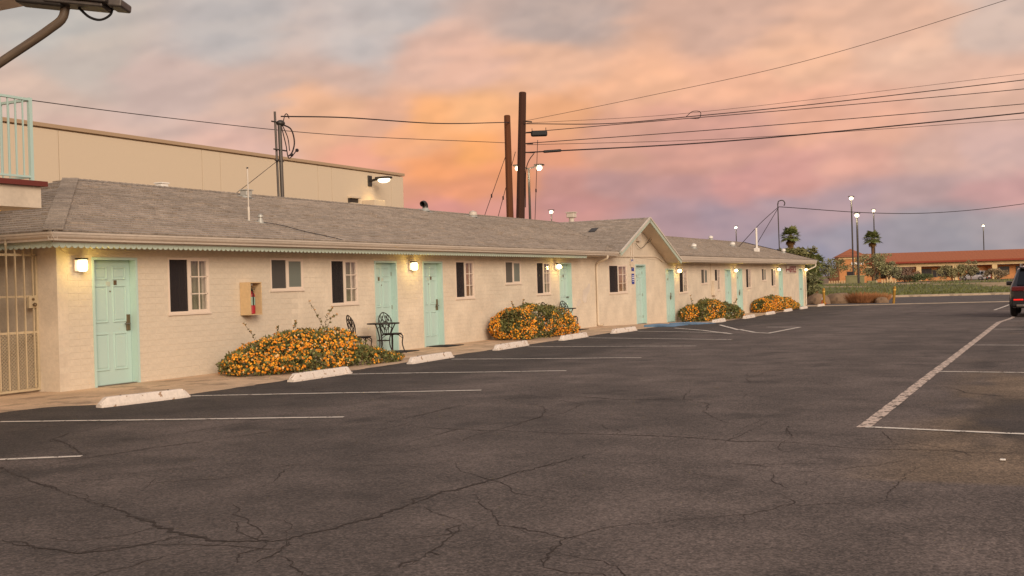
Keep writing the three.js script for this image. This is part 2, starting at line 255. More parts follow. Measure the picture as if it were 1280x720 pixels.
const CRACKS=[
[0.03,[[5.50,-6.46],[6.47,-6.00],[6.94,-5.81],[7.54,-5.56],[8.17,-5.30],[8.61,-5.09],[8.99,-4.95],[9.28,-4.90],[9.44,-4.98],[9.57,-5.10],[9.62,-5.33],[9.68,-5.57],[9.71,-5.82],[9.72,-6.14],[9.69,-6.55],[9.77,-6.91],[9.84,-7.40],[9.90,-7.69],[9.95,-8.09],[10.02,-8.42],[10.07,-8.84]]],
[0.022,[[7.96,-4.48],[8.28,-4.44],[8.53,-4.41],[8.70,-4.40],[8.76,-4.48],[8.84,-4.64],[8.90,-4.79],[8.98,-4.96]]],
[0.01,[[6.32,-6.13],[6.53,-6.29],[6.78,-6.46],[6.97,-6.61],[7.09,-6.84],[7.25,-7.13],[7.54,-7.28],[7.96,-7.26],[8.39,-7.43],[8.77,-7.54],[9.18,-7.47]]],
[0.018,[[4.02,-9.16],[4.26,-8.65],[4.26,-8.33],[4.45,-7.91],[4.91,-7.70],[5.42,-7.38],[5.71,-7.18]]],
[0.016,[[7.13,-9.82],[7.12,-10.16],[7.13,-10.81],[7.10,-11.40],[7.18,-11.84],[7.37,-12.33]]],
[0.02,[[7.37,-9.75],[7.84,-9.62],[8.32,-9.56],[8.73,-9.61],[9.30,-9.56],[9.80,-9.61],[10.33,-9.64],[10.73,-9.54],[10.96,-9.48],[11.22,-9.55],[11.42,-9.56],[11.79,-9.41],[12.11,-9.34],[12.35,-9.41],[12.59,-9.41],[12.95,-9.35],[13.23,-9.39]]],
[0.013,[[9.95,-6.64],[10.18,-6.30],[10.40,-6.06],[10.55,-5.82],[10.64,-5.81],[10.82,-5.75],[11.06,-5.66],[11.12,-5.86],[11.20,-6.04],[11.36,-6.12],[11.50,-6.29],[11.70,-6.44],[11.85,-6.58],[11.95,-6.79],[12.02,-6.98],[11.89,-7.24]]],
[0.014,[[10.33,-5.80],[10.44,-5.46],[10.50,-5.17],[10.55,-4.93],[10.55,-4.77]]],
[0.014,[[11.06,-5.66],[11.10,-5.50],[11.13,-5.28],[11.18,-5.08],[11.22,-5.01]]],
[0.01,[[11.86,-7.48],[11.72,-7.66],[11.62,-8.04]]],
[0.014,[[11.17,-8.36],[11.37,-8.32],[11.56,-8.29]]],
[0.014,[[11.15,-10.60],[11.39,-9.72]]],
[0.012,[[10.91,-10.84],[10.90,-9.98],[10.89,-9.23],[10.92,-8.90]]],
[0.012,[[12.05,-10.41],[12.17,-9.93],[12.31,-9.46]]],
[0.025,[[7.33,-12.41],[7.61,-12.51],[7.98,-12.77],[8.63,-12.49],[9.33,-12.63],[10.09,-12.65]]],
[0.008,[[10.33,-5.80],[9.85,-6.12],[9.71,-6.11]]],
[0.014,[[8.66,-4.43],[8.91,-4.72],[9.18,-4.81],[9.49,-4.84],[9.68,-4.89],[9.60,-5.06]]],
[0.012,[[9.68,-4.53],[9.55,-4.71],[9.58,-4.88]]],
[0.012,[[9.75,-4.60],[9.74,-4.78],[9.69,-4.94]]],
[0.01,[[9.28,-4.97],[9.42,-5.08],[9.59,-5.14]]],
[0.008,[[12.54,-8.58],[12.52,-7.91],[12.51,-7.20]]],
[0.012,[[11.31,-14.51],[11.76,-14.74]]],
[0.008,[[11.81,-6.54],[11.86,-6.38]]],
[0.01,[[9.54,-6.58],[9.70,-6.59]]],
];
CRACKS.forEach(([w, l], i) => {
  part('asphalt_crack', strip(l, w * 0.85, GL + 0.003, 0.5, 0.045, 60 + i, true), M.crack, lot);
  const r = rng(300 + i);   // broken side strands and branches
  for (let k = 1; k < l.length; k++) {
    const a = l[k - 1], b = l[k], dx = b[0] - a[0], dz = b[1] - a[1], L = Math.hypot(dx, dz), nx = -dz / L, nz = dx / L;
    if (w > 0.013 && r() < 0.6) { const o = (r() - 0.5) * 0.16, s = r() * 0.3, e = 0.6 + r() * 0.4; part('asphalt_crack', strip([[a[0] + dx * s, a[1] + dz * s], [a[0] + dx * (s + e) / 2 + nx * o, a[1] + dz * (s + e) / 2 + nz * o], [a[0] + dx * e, a[1] + dz * e]], 0.006 + 0.008 * r(), GL + 0.0035, 0.5, 0.04, 400 + i * 40 + k, true), M.crack, lot); }
    if (r() < 0.2) { let x = b[0], z = b[1], an = Math.atan2(dz, dx) + (r() < 0.5 ? 1 : -1) * (0.7 + r()); const p = [[x, z]]; for (let q = 0; q < 3 + r() * 5; q++) { an += (r() - 0.5) * 1.2; x += Math.cos(an) * 0.16; z += Math.sin(an) * 0.2; p.push([x, z]); } part('asphalt_crack', strip(p, 0.004 + 0.006 * r(), GL + 0.0025, 0.5, 0.04, 900 + i * 40 + k, true), M.crack, lot); }
  }
});
{ // finer crazing beyond the measured cracks
  const r = rng(77);
  for (let k = 0; k < 90; k++) { let x = 3.5 + r() * 10, z = -6 - r() * 36, a = r() * 6.28; const p = [[x, z]]; const n = 4 + (r() * 8 | 0); for (let i = 0; i < n; i++) { a += (r() - 0.5) * 1.3; x += Math.cos(a) * (0.2 + r() * 0.35); z += Math.sin(a) * (0.3 + r() * 0.6); p.push([x, z]); } part('asphalt_crack', strip(p, 0.004 + r() * 0.011, GL + 0.003, 0.5, 0.06, 200 + k, true), M.crack, lot); }
}
// the walkway, in slabs parted by joints
{
  const walk = struct('walkway', span(-0.6, 0.4, -0.45, -0.36, -66, 14), M.conc);
  for (let z = 12; z > -66; z -= 3.05) {
    const z1 = Math.max(-66, z - 3.05 + 0.012), N = 6, pos = [], q = [];
    for (let k = 0; k <= N; k++) { const zz = z + (z1 - z) * k / N; q.push([zz, gy(zz) + TW]); }
    const gs = [];
    for (let k = 0; k < N; k++) { const [za, ya] = q[k], [zb, yb] = q[k + 1]; gs.push(slab([[-1.6, ya, za], [edgeX(za) + 0.35, ya, za], [edgeX(zb) + 0.35, yb, zb], [-1.6, yb, zb]], 0.1, true)); }
    part('walkway_slab', gs, M.conc, walk);
  }
  for (const [za, zb] of [[-32.2, -33.6], [-34.6, -36.6]]) part('painted_kerb', slab([[1.9, gy(za) + 0.10, za], [2.85, gy(za) + 0.056, za], [2.85, gy(zb) + 0.056, zb], [1.9, gy(zb) + 0.10, zb]], 0.06, true), M.blue, walk);
}
// street beyond the lot
const ang = -0.235, cs = Math.cos(ang), sn = Math.sin(ang);   // the street's direction
const road = (u, v) => [10.8 + u * cs - v * Math.sin(-ang) * 1, -66 + u * sn - v * cs];   // u along, v away
function ribbon(v0, v1, y, n = 60, L = 260) {
  const gs = [], pos = [], uv = [], idx = [];
  for (let i = 0; i <= n; i++) { const u = -L + 2 * L * i / n; for (const v of [v0, v1]) { const [x, z] = road(u, v); pos.push(x, y, z); uv.push(u, v); } if (i) { const k = i * 2; idx.push(k - 2, k, k - 1, k - 1, k, k + 1); } }
  const g = new THREE.BufferGeometry(); g.setAttribute('position', new THREE.Float32BufferAttribute(pos, 3)); g.setAttribute('uv', new THREE.Float32BufferAttribute(uv, 2)); g.setIndex(idx); g.computeVertexNormals();
  g.setAttribute('color', new THREE.Float32BufferAttribute(new Float32Array(pos.length).fill(1), 3)); return g;
}
function curbStrip(v0, v1, y0, y1, L = 260) { const A = road(-L, v0), B = road(L, v0), C = road(L, v1), D = road(-L, v1); return slab([[A[0], y1, A[1]], [B[0], y1, B[1]], [C[0], y1, C[1]], [D[0], y1, D[1]]], y1 - y0, true); }
struct('gutter_apron', curbStrip(0.2, 1.5, -0.5, -0.262), M.kerb);
{ const g = ribbon(1.5, 21.0, -0.30); const c = g.attributes.color; for (let i = 0; i < c.count; i++) c.setXYZ(i, 0.17, 0.145, 0.135); struct('road', g, M.asphalt); }
struct('road_kerb', curbStrip(21.0, 22.6, -0.5, -0.17), M.kerb);
// lawn and bare earth beyond the kerb, gently mounded
let lawnY;
{
  const pos = [], col = [], uv = [], idx = [], nu = 170, nv = 60;
  lawnY = (x, z, v) => -0.2 + 0.75 * sm(4, 22, v) * sm(66, 30, v) * (0.35 + fbm(x * 0.05, z * 0.05, 3, 95));
  for (let j = 0; j <= nv; j++) for (let i = 0; i <= nu; i++) {
    const v = 22.6 + 62 * Math.pow(j / nv, 1.5), u = -110 + 190 * i / nu, [x, z] = road(u, v), y = lawnY(x, z, v - 22.6);
    pos.push(x, y, z); uv.push(x, z);
    const n = fbm(x * 0.10 + 50, z * 0.22 + 20, 5, 96), e = sm(0.585, 0.64, n + 0.2 * (fbm(x * 0.6, z * 0.4, 3, 97) - 0.5)), k = fbm(x * 0.7, z * 0.7, 4, 98);
    const gr = [0.13 + 0.08 * k, 0.15 + 0.07 * k, 0.045], ea = [0.52 + 0.1 * k, 0.38 + 0.06 * k, 0.24];
    for (let c = 0; c < 3; c++) col.push(gr[c] + (ea[c] - gr[c]) * e);
  }
  const w = nu + 1; for (let j = 0; j < nv; j++) for (let i = 0; i < nu; i++) { const a = j * w + i; idx.push(a, a + 1, a + w, a + 1, a + w + 1, a + w); }
  const g = new THREE.BufferGeometry(); g.setAttribute('position', new THREE.Float32BufferAttribute(pos, 3)); g.setAttribute('color', new THREE.Float32BufferAttribute(col, 3)); g.setAttribute('uv', new THREE.Float32BufferAttribute(uv, 2)); g.setIndex(idx); g.computeVertexNormals();
  struct('lawn', g, std('#ffffff', 0.95, { vertexColors: true, map: T.conc }));
}
struct('far_car_park', ribbon(84.6, 175, -0.28), std('#5c4e48', 0.95, { map: T.conc }));

// polygon in (z, y) with thickness d behind the plane x
const zy = (pts, x, d) => { const s = new THREE.Shape(pts.map(p => new THREE.Vector2(p[0], p[1]))); return metre(new THREE.ExtrudeGeometry(s, { depth: d, bevelEnabled: false }).rotateY(-Math.PI / 2).translate(x, 0, 0)); };
// ---------------------------------------------------------------- the motel
const NB = 2.36, FB = -0.2;
const motel = thing('motel_building', 'long single storey cream block motel with grey shingle roof and turquoise doors', 'building', [-3.1, 0, -38]);
const MO = [-3.1, 0, -38];
const mp = (name, geo, m, parent = motel) => { const g = Array.isArray(geo) ? merge(geo) : prep(geo); if (parent === motel) { g.translate(3.1, 0, 38); return part(name, g, m, parent); } return part(name, g, m, parent); };
const OPEN = [];   // z0 (near), z1 (far), y0, y1, kind
const D = (z0, z1, top, o = {}) => OPEN.push({ z0, z1, y0: -0.4, y1: top, kind: 'door', ...o });
const Wn = (z0, z1, y0, y1, kind, o = {}) => OPEN.push({ z0, z1, y0, y1, kind, ...o });
D(-12.61, -13.55, 2.06, { handle: 1, hw: 1 });
Wn(-14.24, -15.24, 1.12, 2.07, 'grid'); Wn(-16.93, -17.94, 1.47, 2.08, 'bath'); Wn(-18.85, -19.82, 1.14, 2.07, 'grid');
D(-20.47, -21.36, 2.05, { handle: -1 }); D(-22.49, -23.40, 2.05, { handle: 1, hw: 1 });
Wn(-24.04, -25.0, 1.14, 2.07, 'both', { warm: 1 }); Wn(-26.74, -27.7, 1.47, 2.08, 'bath'); Wn(-28.69, -29.64, 1.14, 2.07, 'both');
D(-30.28, -31.16, 2.05, { handle: 1 });
Wn(-34.23, -35.9, 1.06, 2.0, 'grid', { warm: 1 });
D(-36.73, -37.75, 2.02, { handle: -1 }); D(-39.95, -40.9, 1.87, { handle: 1, hw: 1 });
Wn(-41.53, -42.58, 0.93, 1.86, 'both'); Wn(-44.38, -45.33, 1.24, 1.86, 'bath'); Wn(-46.32, -47.19, 0.93, 1.86, 'both');
D(-47.89, -48.84, 1.86, { handle: -1 }); D(-49.77, -50.73, 1.86, { handle: 1, hw: 1 });
Wn(-51.39, -52.37, 0.96, 1.87, 'both', { warm: 1 }); Wn(-54.37, -55.26, 1.27, 1.88, 'bath'); Wn(-56.27, -57.23, 0.97, 1.88, 'both');
D(-57.85, -58.74, 1.87, { handle: -1 }); D(-62.6, -63.6, 1.87, { handle: 1 });
const WZ0 = -11.94, WZ1 = -64.3, topAt = z => z > -41.1 ? NB : NB + FB;
// structural wall with real openings: piers, sills and lintels
const wallGeo = [];
{
  const zs = [WZ0, -41.1]; for (const o of OPEN) zs.push(o.z0, o.z1); zs.push(WZ1); zs.sort((a, b) => b - a);
  for (let i = 1; i < zs.length; i++) {
    const a = zs[i - 1], b = zs[i], m = (a + b) / 2, o = OPEN.find(q => m < q.z0 && m > q.z1), t = topAt(m);
    if (!o) wallGeo.push(span(-0.21, -0.0036, -0.5, t, a, b));
    else { wallGeo.push(span(-0.21, -0.0036, o.y1, t, a, b)); if (o.y0 > 0) wallGeo.push(span(-0.21, -0.0036, -0.5, o.y0, a, b)); }
  }
}
const wall = mp('wall', wallGeo, M.wall);
// slump block face: 10 cm courses of 40 cm blocks, bevelled, with recessed joints
function blockGeo(l, h, tone, d = 0.0034) {
  const c = 0.0038, j = 0.0006, x0 = -d, x1 = 0, zA = l / 2 - 0.0002, zB = l / 2 - 0.0025, yA = h / 2 - j, yB = h / 2 - j - c;
  const b = [[x0, -yA, zA], [x0, -yA, -zA], [x0, yA, -zA], [x0, yA, zA]], f = [[x1, -yB, zB], [x1, -yB, -zB], [x1, yB, -zB], [x1, yB, zB]], pos = [];
  const q = (a, b2, c2, d2) => { for (const p of [a, b2, c2, a, c2, d2]) pos.push(...p); };
  q(f[0], f[1], f[2], f[3]); for (let i = 0; i < 4; i++) { const k = (i + 1) % 4; q(b[i], b[k], f[k], f[i]); }
  const g = new THREE.BufferGeometry(); g.setAttribute('position', new THREE.Float32BufferAttribute(pos, 3)); g.computeVertexNormals();
  const n = pos.length / 3, col = new Float32Array(n * 3); for (let i = 0; i < n; i++) { col[i * 3] = tone; col[i * 3 + 1] = tone * (0.985 + 0.02 * tone); col[i * 3 + 2] = tone * 0.985; }
  g.setAttribute('color', new THREE.BufferAttribute(col, 3)); return metre(g);
}
{
  const rest = [], cache = {}, r = rng(5); let count = 0;
  for (let sec = 0; sec < 2; sec++) {
    const zA = sec ? -41.1 : WZ0, zB = sec ? WZ1 : -41.1, off = sec ? FB : 0, n = 27;
    for (let k = -3; k < 24; k++) {
      const y0 = off + k * 0.1, y1 = Math.min(y0 + 0.1, off + NB - 0.005); if (y1 - y0 < 0.03) continue;
      let z = zA + 0.4 * ((k & 1) ? 0.5 : 0) + (sec ? 0.1 : 0);
      for (; z > zB; z -= 0.4) {
        let segs = [[Math.min(z, zA), Math.max(z - 0.4, zB), y0, y1]];
        for (const o of OPEN) { const out = []; for (const s of segs) { if (s[0] <= o.z1 || s[1] >= o.z0 || s[2] >= o.y1 || s[3] <= o.y0) { out.push(s); continue; } if (s[0] > o.z0) out.push([s[0], o.z0, s[2], s[3]]); if (s[1] < o.z1) out.push([o.z1, s[1], s[2], s[3]]); const a = Math.min(s[0], o.z0), b = Math.max(s[1], o.z1); if (s[2] < o.y0) out.push([a, b, s[2], o.y0]); if (s[3] > o.y1) out.push([a, b, o.y1, s[3]]); } segs = out; }
        for (const s of segs) {
          const l = s[0] - s[1], h = s[3] - s[2]; if (l < 0.03 || h < 0.018) continue;
          const ti = (r() * 5) | 0, tone = 0.988 + 0.005 * ti, cy = (s[2] + s[3]) / 2, cz = (s[0] + s[1]) / 2, dx = (r() - 0.5) * 0.0022;
          if (count < 296 && cz > -17.6 && cy > 0) { const key = l.toFixed(3) + h.toFixed(3) + ti; const g = cache[key] || (cache[key] = blockGeo(l, h, tone)); const m = part('concrete_block', g, M.wall, wall, [dx + 3.1, cy, cz + 38]); count++; }
          else rest.push(blockGeo(l, h, tone).translate(dx + 3.1, cy, cz + 38));
        }
      }
    }
  }
  const m = part('block_courses', merge(rest.map(g => { const p = g.attributes.position, uv = g.attributes.uv; for (let i = 0; i < p.count; i++) uv.setXY(i, p.getZ(i), p.getY(i)); return g; })), M.wall, wall); m.userData.kind = 'stuff';
}
// end walls, back wall, ceiling, gable face
mp('end_wall', span(-6.2, 0, -0.5, NB, WZ0, WZ0 - 0.2).translate(0, 0, 0.001), M.wallFlat);
mp('end_wall', span(-6.2, -0.012, -0.5, NB + FB, WZ1, WZ1 + 0.2).translate(0, 0, -0.001), M.wallFlat);
mp('back_wall', [span(-6.4, -6.2, -0.5, NB, WZ0, -41.1), span(-6.4, -6.2, -0.5, NB + FB, -41.1, WZ1)], M.wallFlat);
mp('ceiling', [span(-6.2, -0.21, NB - 0.06, NB - 0.02, WZ0 - 0.2, -41.0), span(-6.2, -0.21, NB + FB - 0.06, NB + FB - 0.02, -41.2, WZ1 + 0.2), span(-6.2, -0.21, 0, 2.3, -41.05, -41.15)], M.wallFlat);
mp('floor', [span(-6.2, -0.15, -0.12, 0.03, WZ0 - 0.2, -41.1), span(-6.2, -0.15, -0.4, -0.19, -41.1, WZ1 + 0.2)], M.conc);
mp('gable_wall', zy([[-33.98, NB - 0.02], [-33.98, NB + 0.03], [-36.7, 3.52], [-39.9, 2.17], [-40.0, NB - 0.2]], 0.012, 0.15), M.wallFlat);
// roof planes
const RY = 2.42, RS = 0.35, RIDGE = 3.6625, FY = 2.36, FRIDGE = 3.45, E = 0.45;
const GZ = -36.7, GA = 3.6, GS = 0.421, GSR = 0.426;
const PL = {
  nearFront: [[E, RY, -11.5], [E, RY, -33.9], [-2.93, 3.6, GZ], [-3.1, RIDGE, GZ], [-3.1, RIDGE, -15.05]],
  nearHip: [[-6.65, RY, -11.5], [E, RY, -11.5], [-3.1, RIDGE, -15.05]],
  gableL: [[0.56, GA - GS * 2.86, -33.84], [0.56, GA, GZ], [-2.93, GA, GZ], [E, RY, -33.9]],
  gableR: [[0.56, GA, GZ], [0.56, 2.16, -40.08], [0.42, 2.16, -40.08], [0.42, 2.369, -39.59], [-3.1, 3.45, -37.05], [-2.93, GA, GZ]],
  farFront: [[E, FY, -39.61], [E, FY, -64.9], [-3.1, FRIDGE, -62.6], [-3.1, FRIDGE, -37.05]],
  farHip: [[E, FY, -64.9], [-6.65, FY, -64.9], [-3.1, FRIDGE, -62.6]],
};
const deck = []; for (const k in PL) deck.push(slab(PL[k], 0.05));
deck.push(slab([[-6.65, RY, -11.5], [-3.1, RIDGE, -15.05], [-3.1, RIDGE, -38], [-6.65, RY, -38]], 0.05), slab([[-6.65, FY, -38], [-3.1, FRIDGE, -38], [-3.1, FRIDGE, -62.6], [-6.65, FY, -64.9]], 0.05));
const roof = mp('roof', deck, M.deck);
// shingles
{
  const all = [], r = rng(9);
  function shingles(poly, u3, tint, dark = 1) {
    const O = V(...poly[0]), u = V(...u3).normalize(), P = poly.map(p => V(...p).sub(O));
    const nrm = V(0, 0, 0); for (let i = 0; i < P.length; i++) { const a = P[i], b = P[(i + 1) % P.length]; nrm.add(a.clone().cross(b)); } nrm.normalize(); if (nrm.y < 0) nrm.negate();
    const v = nrm.clone().cross(u); if (v.y < 0) v.negate();
    const Q = P.map(p => [p.dot(u), p.dot(v)]), vmin = Math.min(...Q.map(q => q[1])), vmax = Math.max(...Q.map(q => q[1]));
    const range = t => { t = Math.min(vmax - 1e-4, Math.max(vmin + 1e-4, t)); let a = 1e9, b = -1e9; for (let i = 0; i < Q.length; i++) { const p = Q[i], q = Q[(i + 1) % Q.length]; if ((p[1] <= t) !== (q[1] <= t)) { const x = p[0] + (q[0] - p[0]) * (t - p[1]) / (q[1] - p[1]); a = Math.min(a, x); b = Math.max(b, x); } } return [a, b]; };
    const ex = 0.142, at = (a, t, h) => O.clone().addScaledVector(u, a).addScaledVector(v, t).addScaledVector(nrm, h);
    let row = 0;
    for (let t = vmin - 0.02; t < vmax - 0.01; t += ex, row++) {
      const [a0, b0] = range(t), [a1, b1] = range(t + ex + 0.03); let x = Math.min(a0, a1) - r() * 0.3, w;
      const drop0 = (r() - 0.5) * 0.006, rowTone = 0.95 + 0.1 * r();
      while (x < Math.max(b0, b1)) {
        w = 0.22 + r() * 0.16; const L0 = Math.max(x, a0), L1 = Math.max(x, a1), R0 = Math.min(x + w - 0.004, b0), R1 = Math.min(x + w - 0.004, b1); x += w;
        if (R0 - L0 < 0.01 && R1 - L1 < 0.01) continue;
        const RR0 = Math.max(L0, R0), RR1 = Math.max(L1, R1), d = drop0 + (r() - 0.5) * 0.010, h = 0.018 + 0.008 * r() + (r() < 0.06 ? 0.012 : 0), t1 = Math.min(t + ex + 0.03, vmax);
        const A = at(L0, t + d, h), B = at(RR0, t + d, h), C = at(RR1, t1, 0.004), Dd = at(L1, t1, 0.004), A2 = at(L0, t + d, -0.002), B2 = at(RR0, t + d, -0.002), C2 = at(RR1, t1, -0.002), D2 = at(L1, t1, -0.002);
        const pos = [], uv = [], uo = r() * 3;
        const quad = (p, q, s, o2, f) => { for (const k of [p, q, s, p, s, o2]) { pos.push(k.x + 3.1, k.y, k.z + 38); const e = k.clone().sub(O); uv.push(e.dot(u) + uo, e.dot(v) + (f || 0)); } };
        quad(A, B, C, Dd); quad(A2, B2, B, A); quad(B2, C2, C, B); quad(D2, A2, A, Dd);
        const g = new THREE.BufferGeometry(); g.setAttribute('position', new THREE.Float32BufferAttribute(pos, 3)); g.setAttribute('uv', new THREE.Float32BufferAttribute(uv, 2)); g.computeVertexNormals();
        let k = dark * rowTone * (0.87 + 0.26 * r()) * (0.9 + 0.24 * fbm(A.z * 0.35, A.x * 0.8, 3, 101)); const n = pos.length / 3, c = new Float32Array(n * 3); for (let i = 0; i < n; i++) { c[i * 3] = tint[0] * k; c[i * 3 + 1] = tint[1] * k; c[i * 3 + 2] = tint[2] * k; }
        g.setAttribute('color', new THREE.BufferAttribute(c, 3));
        all.push([A.distanceTo(V(13.6, 1.45, 0)) + (A.x < -3.2 ? 60 : 0), g]);
      }
    }
  }
  const G1 = [0.57, 0.487, 0.41], G2 = G1, G3 = G1;
  shingles(PL.nearFront, [0, 0, -1], G1); shingles(PL.nearHip, [1, 0, 0], G1); shingles(PL.gableL, [-1, 0, 0], G2);
  shingles([PL.gableR[1], PL.gableR[0], PL.gableR[5], PL.gableR[4], PL.gableR[3], PL.gableR[2]], [-1, 0, 0], G2); shingles(PL.farFront, [0, 0, -1], G3); shingles(PL.farHip, [-1, 0, 0], G3);
  all.sort((a, b) => a[0] - b[0]);
  all.slice(0, 296).forEach(a => part('shingle', a[1], M.shingle, roof));
  part('shingle_courses', merge(all.slice(296).map(a => a[1])), M.shingle, roof).userData.kind = 'stuff';
  // caps over ridges and hips
  const caps = [];
  function capLine(a, b, side, tint, lift = 0.012) {
    a = V(...a); b = V(...b); const d = b.clone().sub(a), L = d.length(); d.normalize(); const w = V(...side[0]), w2 = V(...side[1]);
    for (let t = 0; t < L; t += 0.15) {
      const p0 = a.clone().addScaledVector(d, t), p1 = a.clone().addScaledVector(d, Math.min(L, t + 0.19)), pos = []; const h0 = lift + 0.012, h1 = lift;
      for (const s of [w, w2]) { const A = p0.clone().setY(p0.y + h0), B = p1.clone().setY(p1.y + h1), C = B.clone().add(s), Dd = A.clone().add(s); for (const q of [A, B, C, A, C, Dd]) pos.push(q.x + 3.1, q.y, q.z + 38); const A2 = A.clone().setY(A.y - 0.018), D2 = Dd.clone().setY(Dd.y - 0.018); for (const q of [A, Dd, D2, A, D2, A2]) pos.push(q.x + 3.1, q.y, q.z + 38); }
      const g = new THREE.BufferGeometry(); g.setAttribute('position', new THREE.Float32BufferAttribute(pos, 3)); g.computeVertexNormals(); const k = 0.78 + 0.3 * r(), n = pos.length / 3, c = new Float32Array(n * 3); for (let i = 0; i < n; i++) { c[i * 3] = tint[0] * k; c[i * 3 + 1] = tint[1] * k; c[i * 3 + 2] = tint[2] * k; }
      g.setAttribute('color', new THREE.BufferAttribute(c, 3)); caps.push(metre(g));
    }
  }
  capLine([-3.1, RIDGE, -15.05], [-3.1, RIDGE, -36.9], [[0.14, -0.049, 0], [-0.14, -0.049, 0]], G1);
  capLine([E, RY, -11.5], [-3.1, RIDGE, -15.05], [[0.10, -0.0, -0.10], [-0.10, 0.0, 0.10]], G1, 0.02);
  capLine([0.56, GA, GZ], [-2.93, GA, GZ], [[0, -0.055, 0.13], [0, -0.055, -0.13]], G2, 0.016);
  capLine([-3.1, FRIDGE, -37.05], [-3.1, FRIDGE, -62.6], [[0.14, -0.043, 0], [-0.14, -0.043, 0]], G3);
  capLine([E, FY, -64.9], [-3.1, FRIDGE, -62.6], [[0.08, 0, 0.11], [-0.08, 0, -0.11]], G3, 0.02);
  part('ridge_cap', merge(caps), M.shingle, roof).userData.kind = 'stuff';
}
// fascia, soffit, gutters
mp('soffit', [span(-0.02, E, 2.255, 2.275, -11.5, -33.9), span(-6.6, -0.02, 2.255, 2.275, -11.5, WZ0 + 0.01), span(-0.02, E, 2.09, 2.11, -40.1, -64.9), span(-0.02, E, 2.09, 2.11, -64.3, -64.9)].slice(0, 3), M.fascia);
mp('fascia', [span(E - 0.02, E, 2.276, 2.40, -11.5, -33.88), span(-6.6, E - 0.021, 2.276, 2.40, -11.52, -11.5), span(E - 0.02, E, 2.112, 2.34, -40.1, -64.88), span(-6.6, E - 0.021, 2.112, 2.34, -64.88, -64.9)], M.fascia);
function gutter(z0, z1, yb, h = 0.125) {
  const s = new THREE.Shape(); s.moveTo(0.003, 0); s.lineTo(0.065, 0); s.lineTo(0.07, 0.03); s.quadraticCurveTo(0.105, 0.05, 0.105, h * 0.72); s.lineTo(0.116, h * 0.74); s.lineTo(0.116, h); s.lineTo(0.104, h); s.lineTo(0.1, h * 0.85); s.lineTo(0.06, 0.02); s.lineTo(0.012, 0.02); s.lineTo(0.012, h); s.lineTo(0.003, h); s.closePath();
  const g = new THREE.ExtrudeGeometry(s, { depth: Math.abs(z1 - z0), bevelEnabled: false, curveSegments: 6 }); return metre(g.translate(E, yb, Math.min(z0, z1)));
}
mp('gutter', gutter(-11.40, -33.8, 2.275), M.fascia);
mp('gutter', gutter(0, 7.1, 2.275).translate(-E, 0, 0).rotateY(-Math.PI / 2).translate(E + 0.1, 0, -11.5), M.fascia);
mp('gutter', gutter(-40.12, -64.9, 2.115, 0.2), M.fascia);
// rake boards of the gable
for (const s of [1, -1]) {
  const a = V(0.585, GA + 0.005, GZ), b = s > 0 ? V(0.585, GA - GS * 2.86, -33.84) : V(0.585, 2.16, -40.08), d = b.clone().sub(a), L = d.length(), an = Math.atan2(d.y, -d.z);
  mp('rake_board', box(0.035, 0.15, L).rotateX(Math.atan2(d.y, -d.z) * 1).translate((a.x + b.x) / 2, (a.y + b.y) / 2 - 0.06, (a.z + b.z) / 2), M.tealPale);
  mp('rake_moulding', box(0.05, 0.05, L).rotateX(Math.atan2(d.y, -d.z)).translate((a.x + b.x) / 2 + 0.02, (a.y + b.y) / 2 + 0.01, (a.z + b.z) / 2), M.trim);
}
mp('gable_soffit', [slab([[0.02, GA - 0.06, GZ], [0.02, 2.33, -33.84], [0.56, 2.33, -33.84], [0.56, GA - 0.06, GZ]], 0.015), slab([[0.02, GA - 0.06, GZ], [0.02, 2.10, -40.08], [0.56, 2.10, -40.08], [0.56, GA - 0.06, GZ]], 0.015)], M.wallFlat);
// scalloped trim under the gutter
{
  const board = mp('scalloped_trim', [span(0.425, 0.437, 2.225, 2.2755, -11.5, -31.4), span(-2.6, 0.424, 2.225, 2.2755, -11.51, -11.498)], M.tealPale);
  const s = new THREE.Shape(); s.moveTo(-0.056, 0); s.absellipse(0, 0, 0.056, 0.05, Math.PI, 2 * Math.PI, false); s.closePath();
  const g = metre(new THREE.ExtrudeGeometry(s, { depth: 0.013, bevelEnabled: false, curveSegments: 10 }).translate(0, 0, -0.0065));
  const gx = metre(g.clone().rotateY(Math.PI / 2));
  for (let k = 0; k < 172; k++) part('scallop', gx, M.tealPale, board, [0.4315 + 3.1, 2.2245, -11.56 - k * 0.1155 + 38]);
  for (let k = 0; k < 24; k++) part('scallop', g, M.tealPale, board, [0.37 - k * 0.1155 + 3.1, 2.2245, -11.504 + 38]);
}
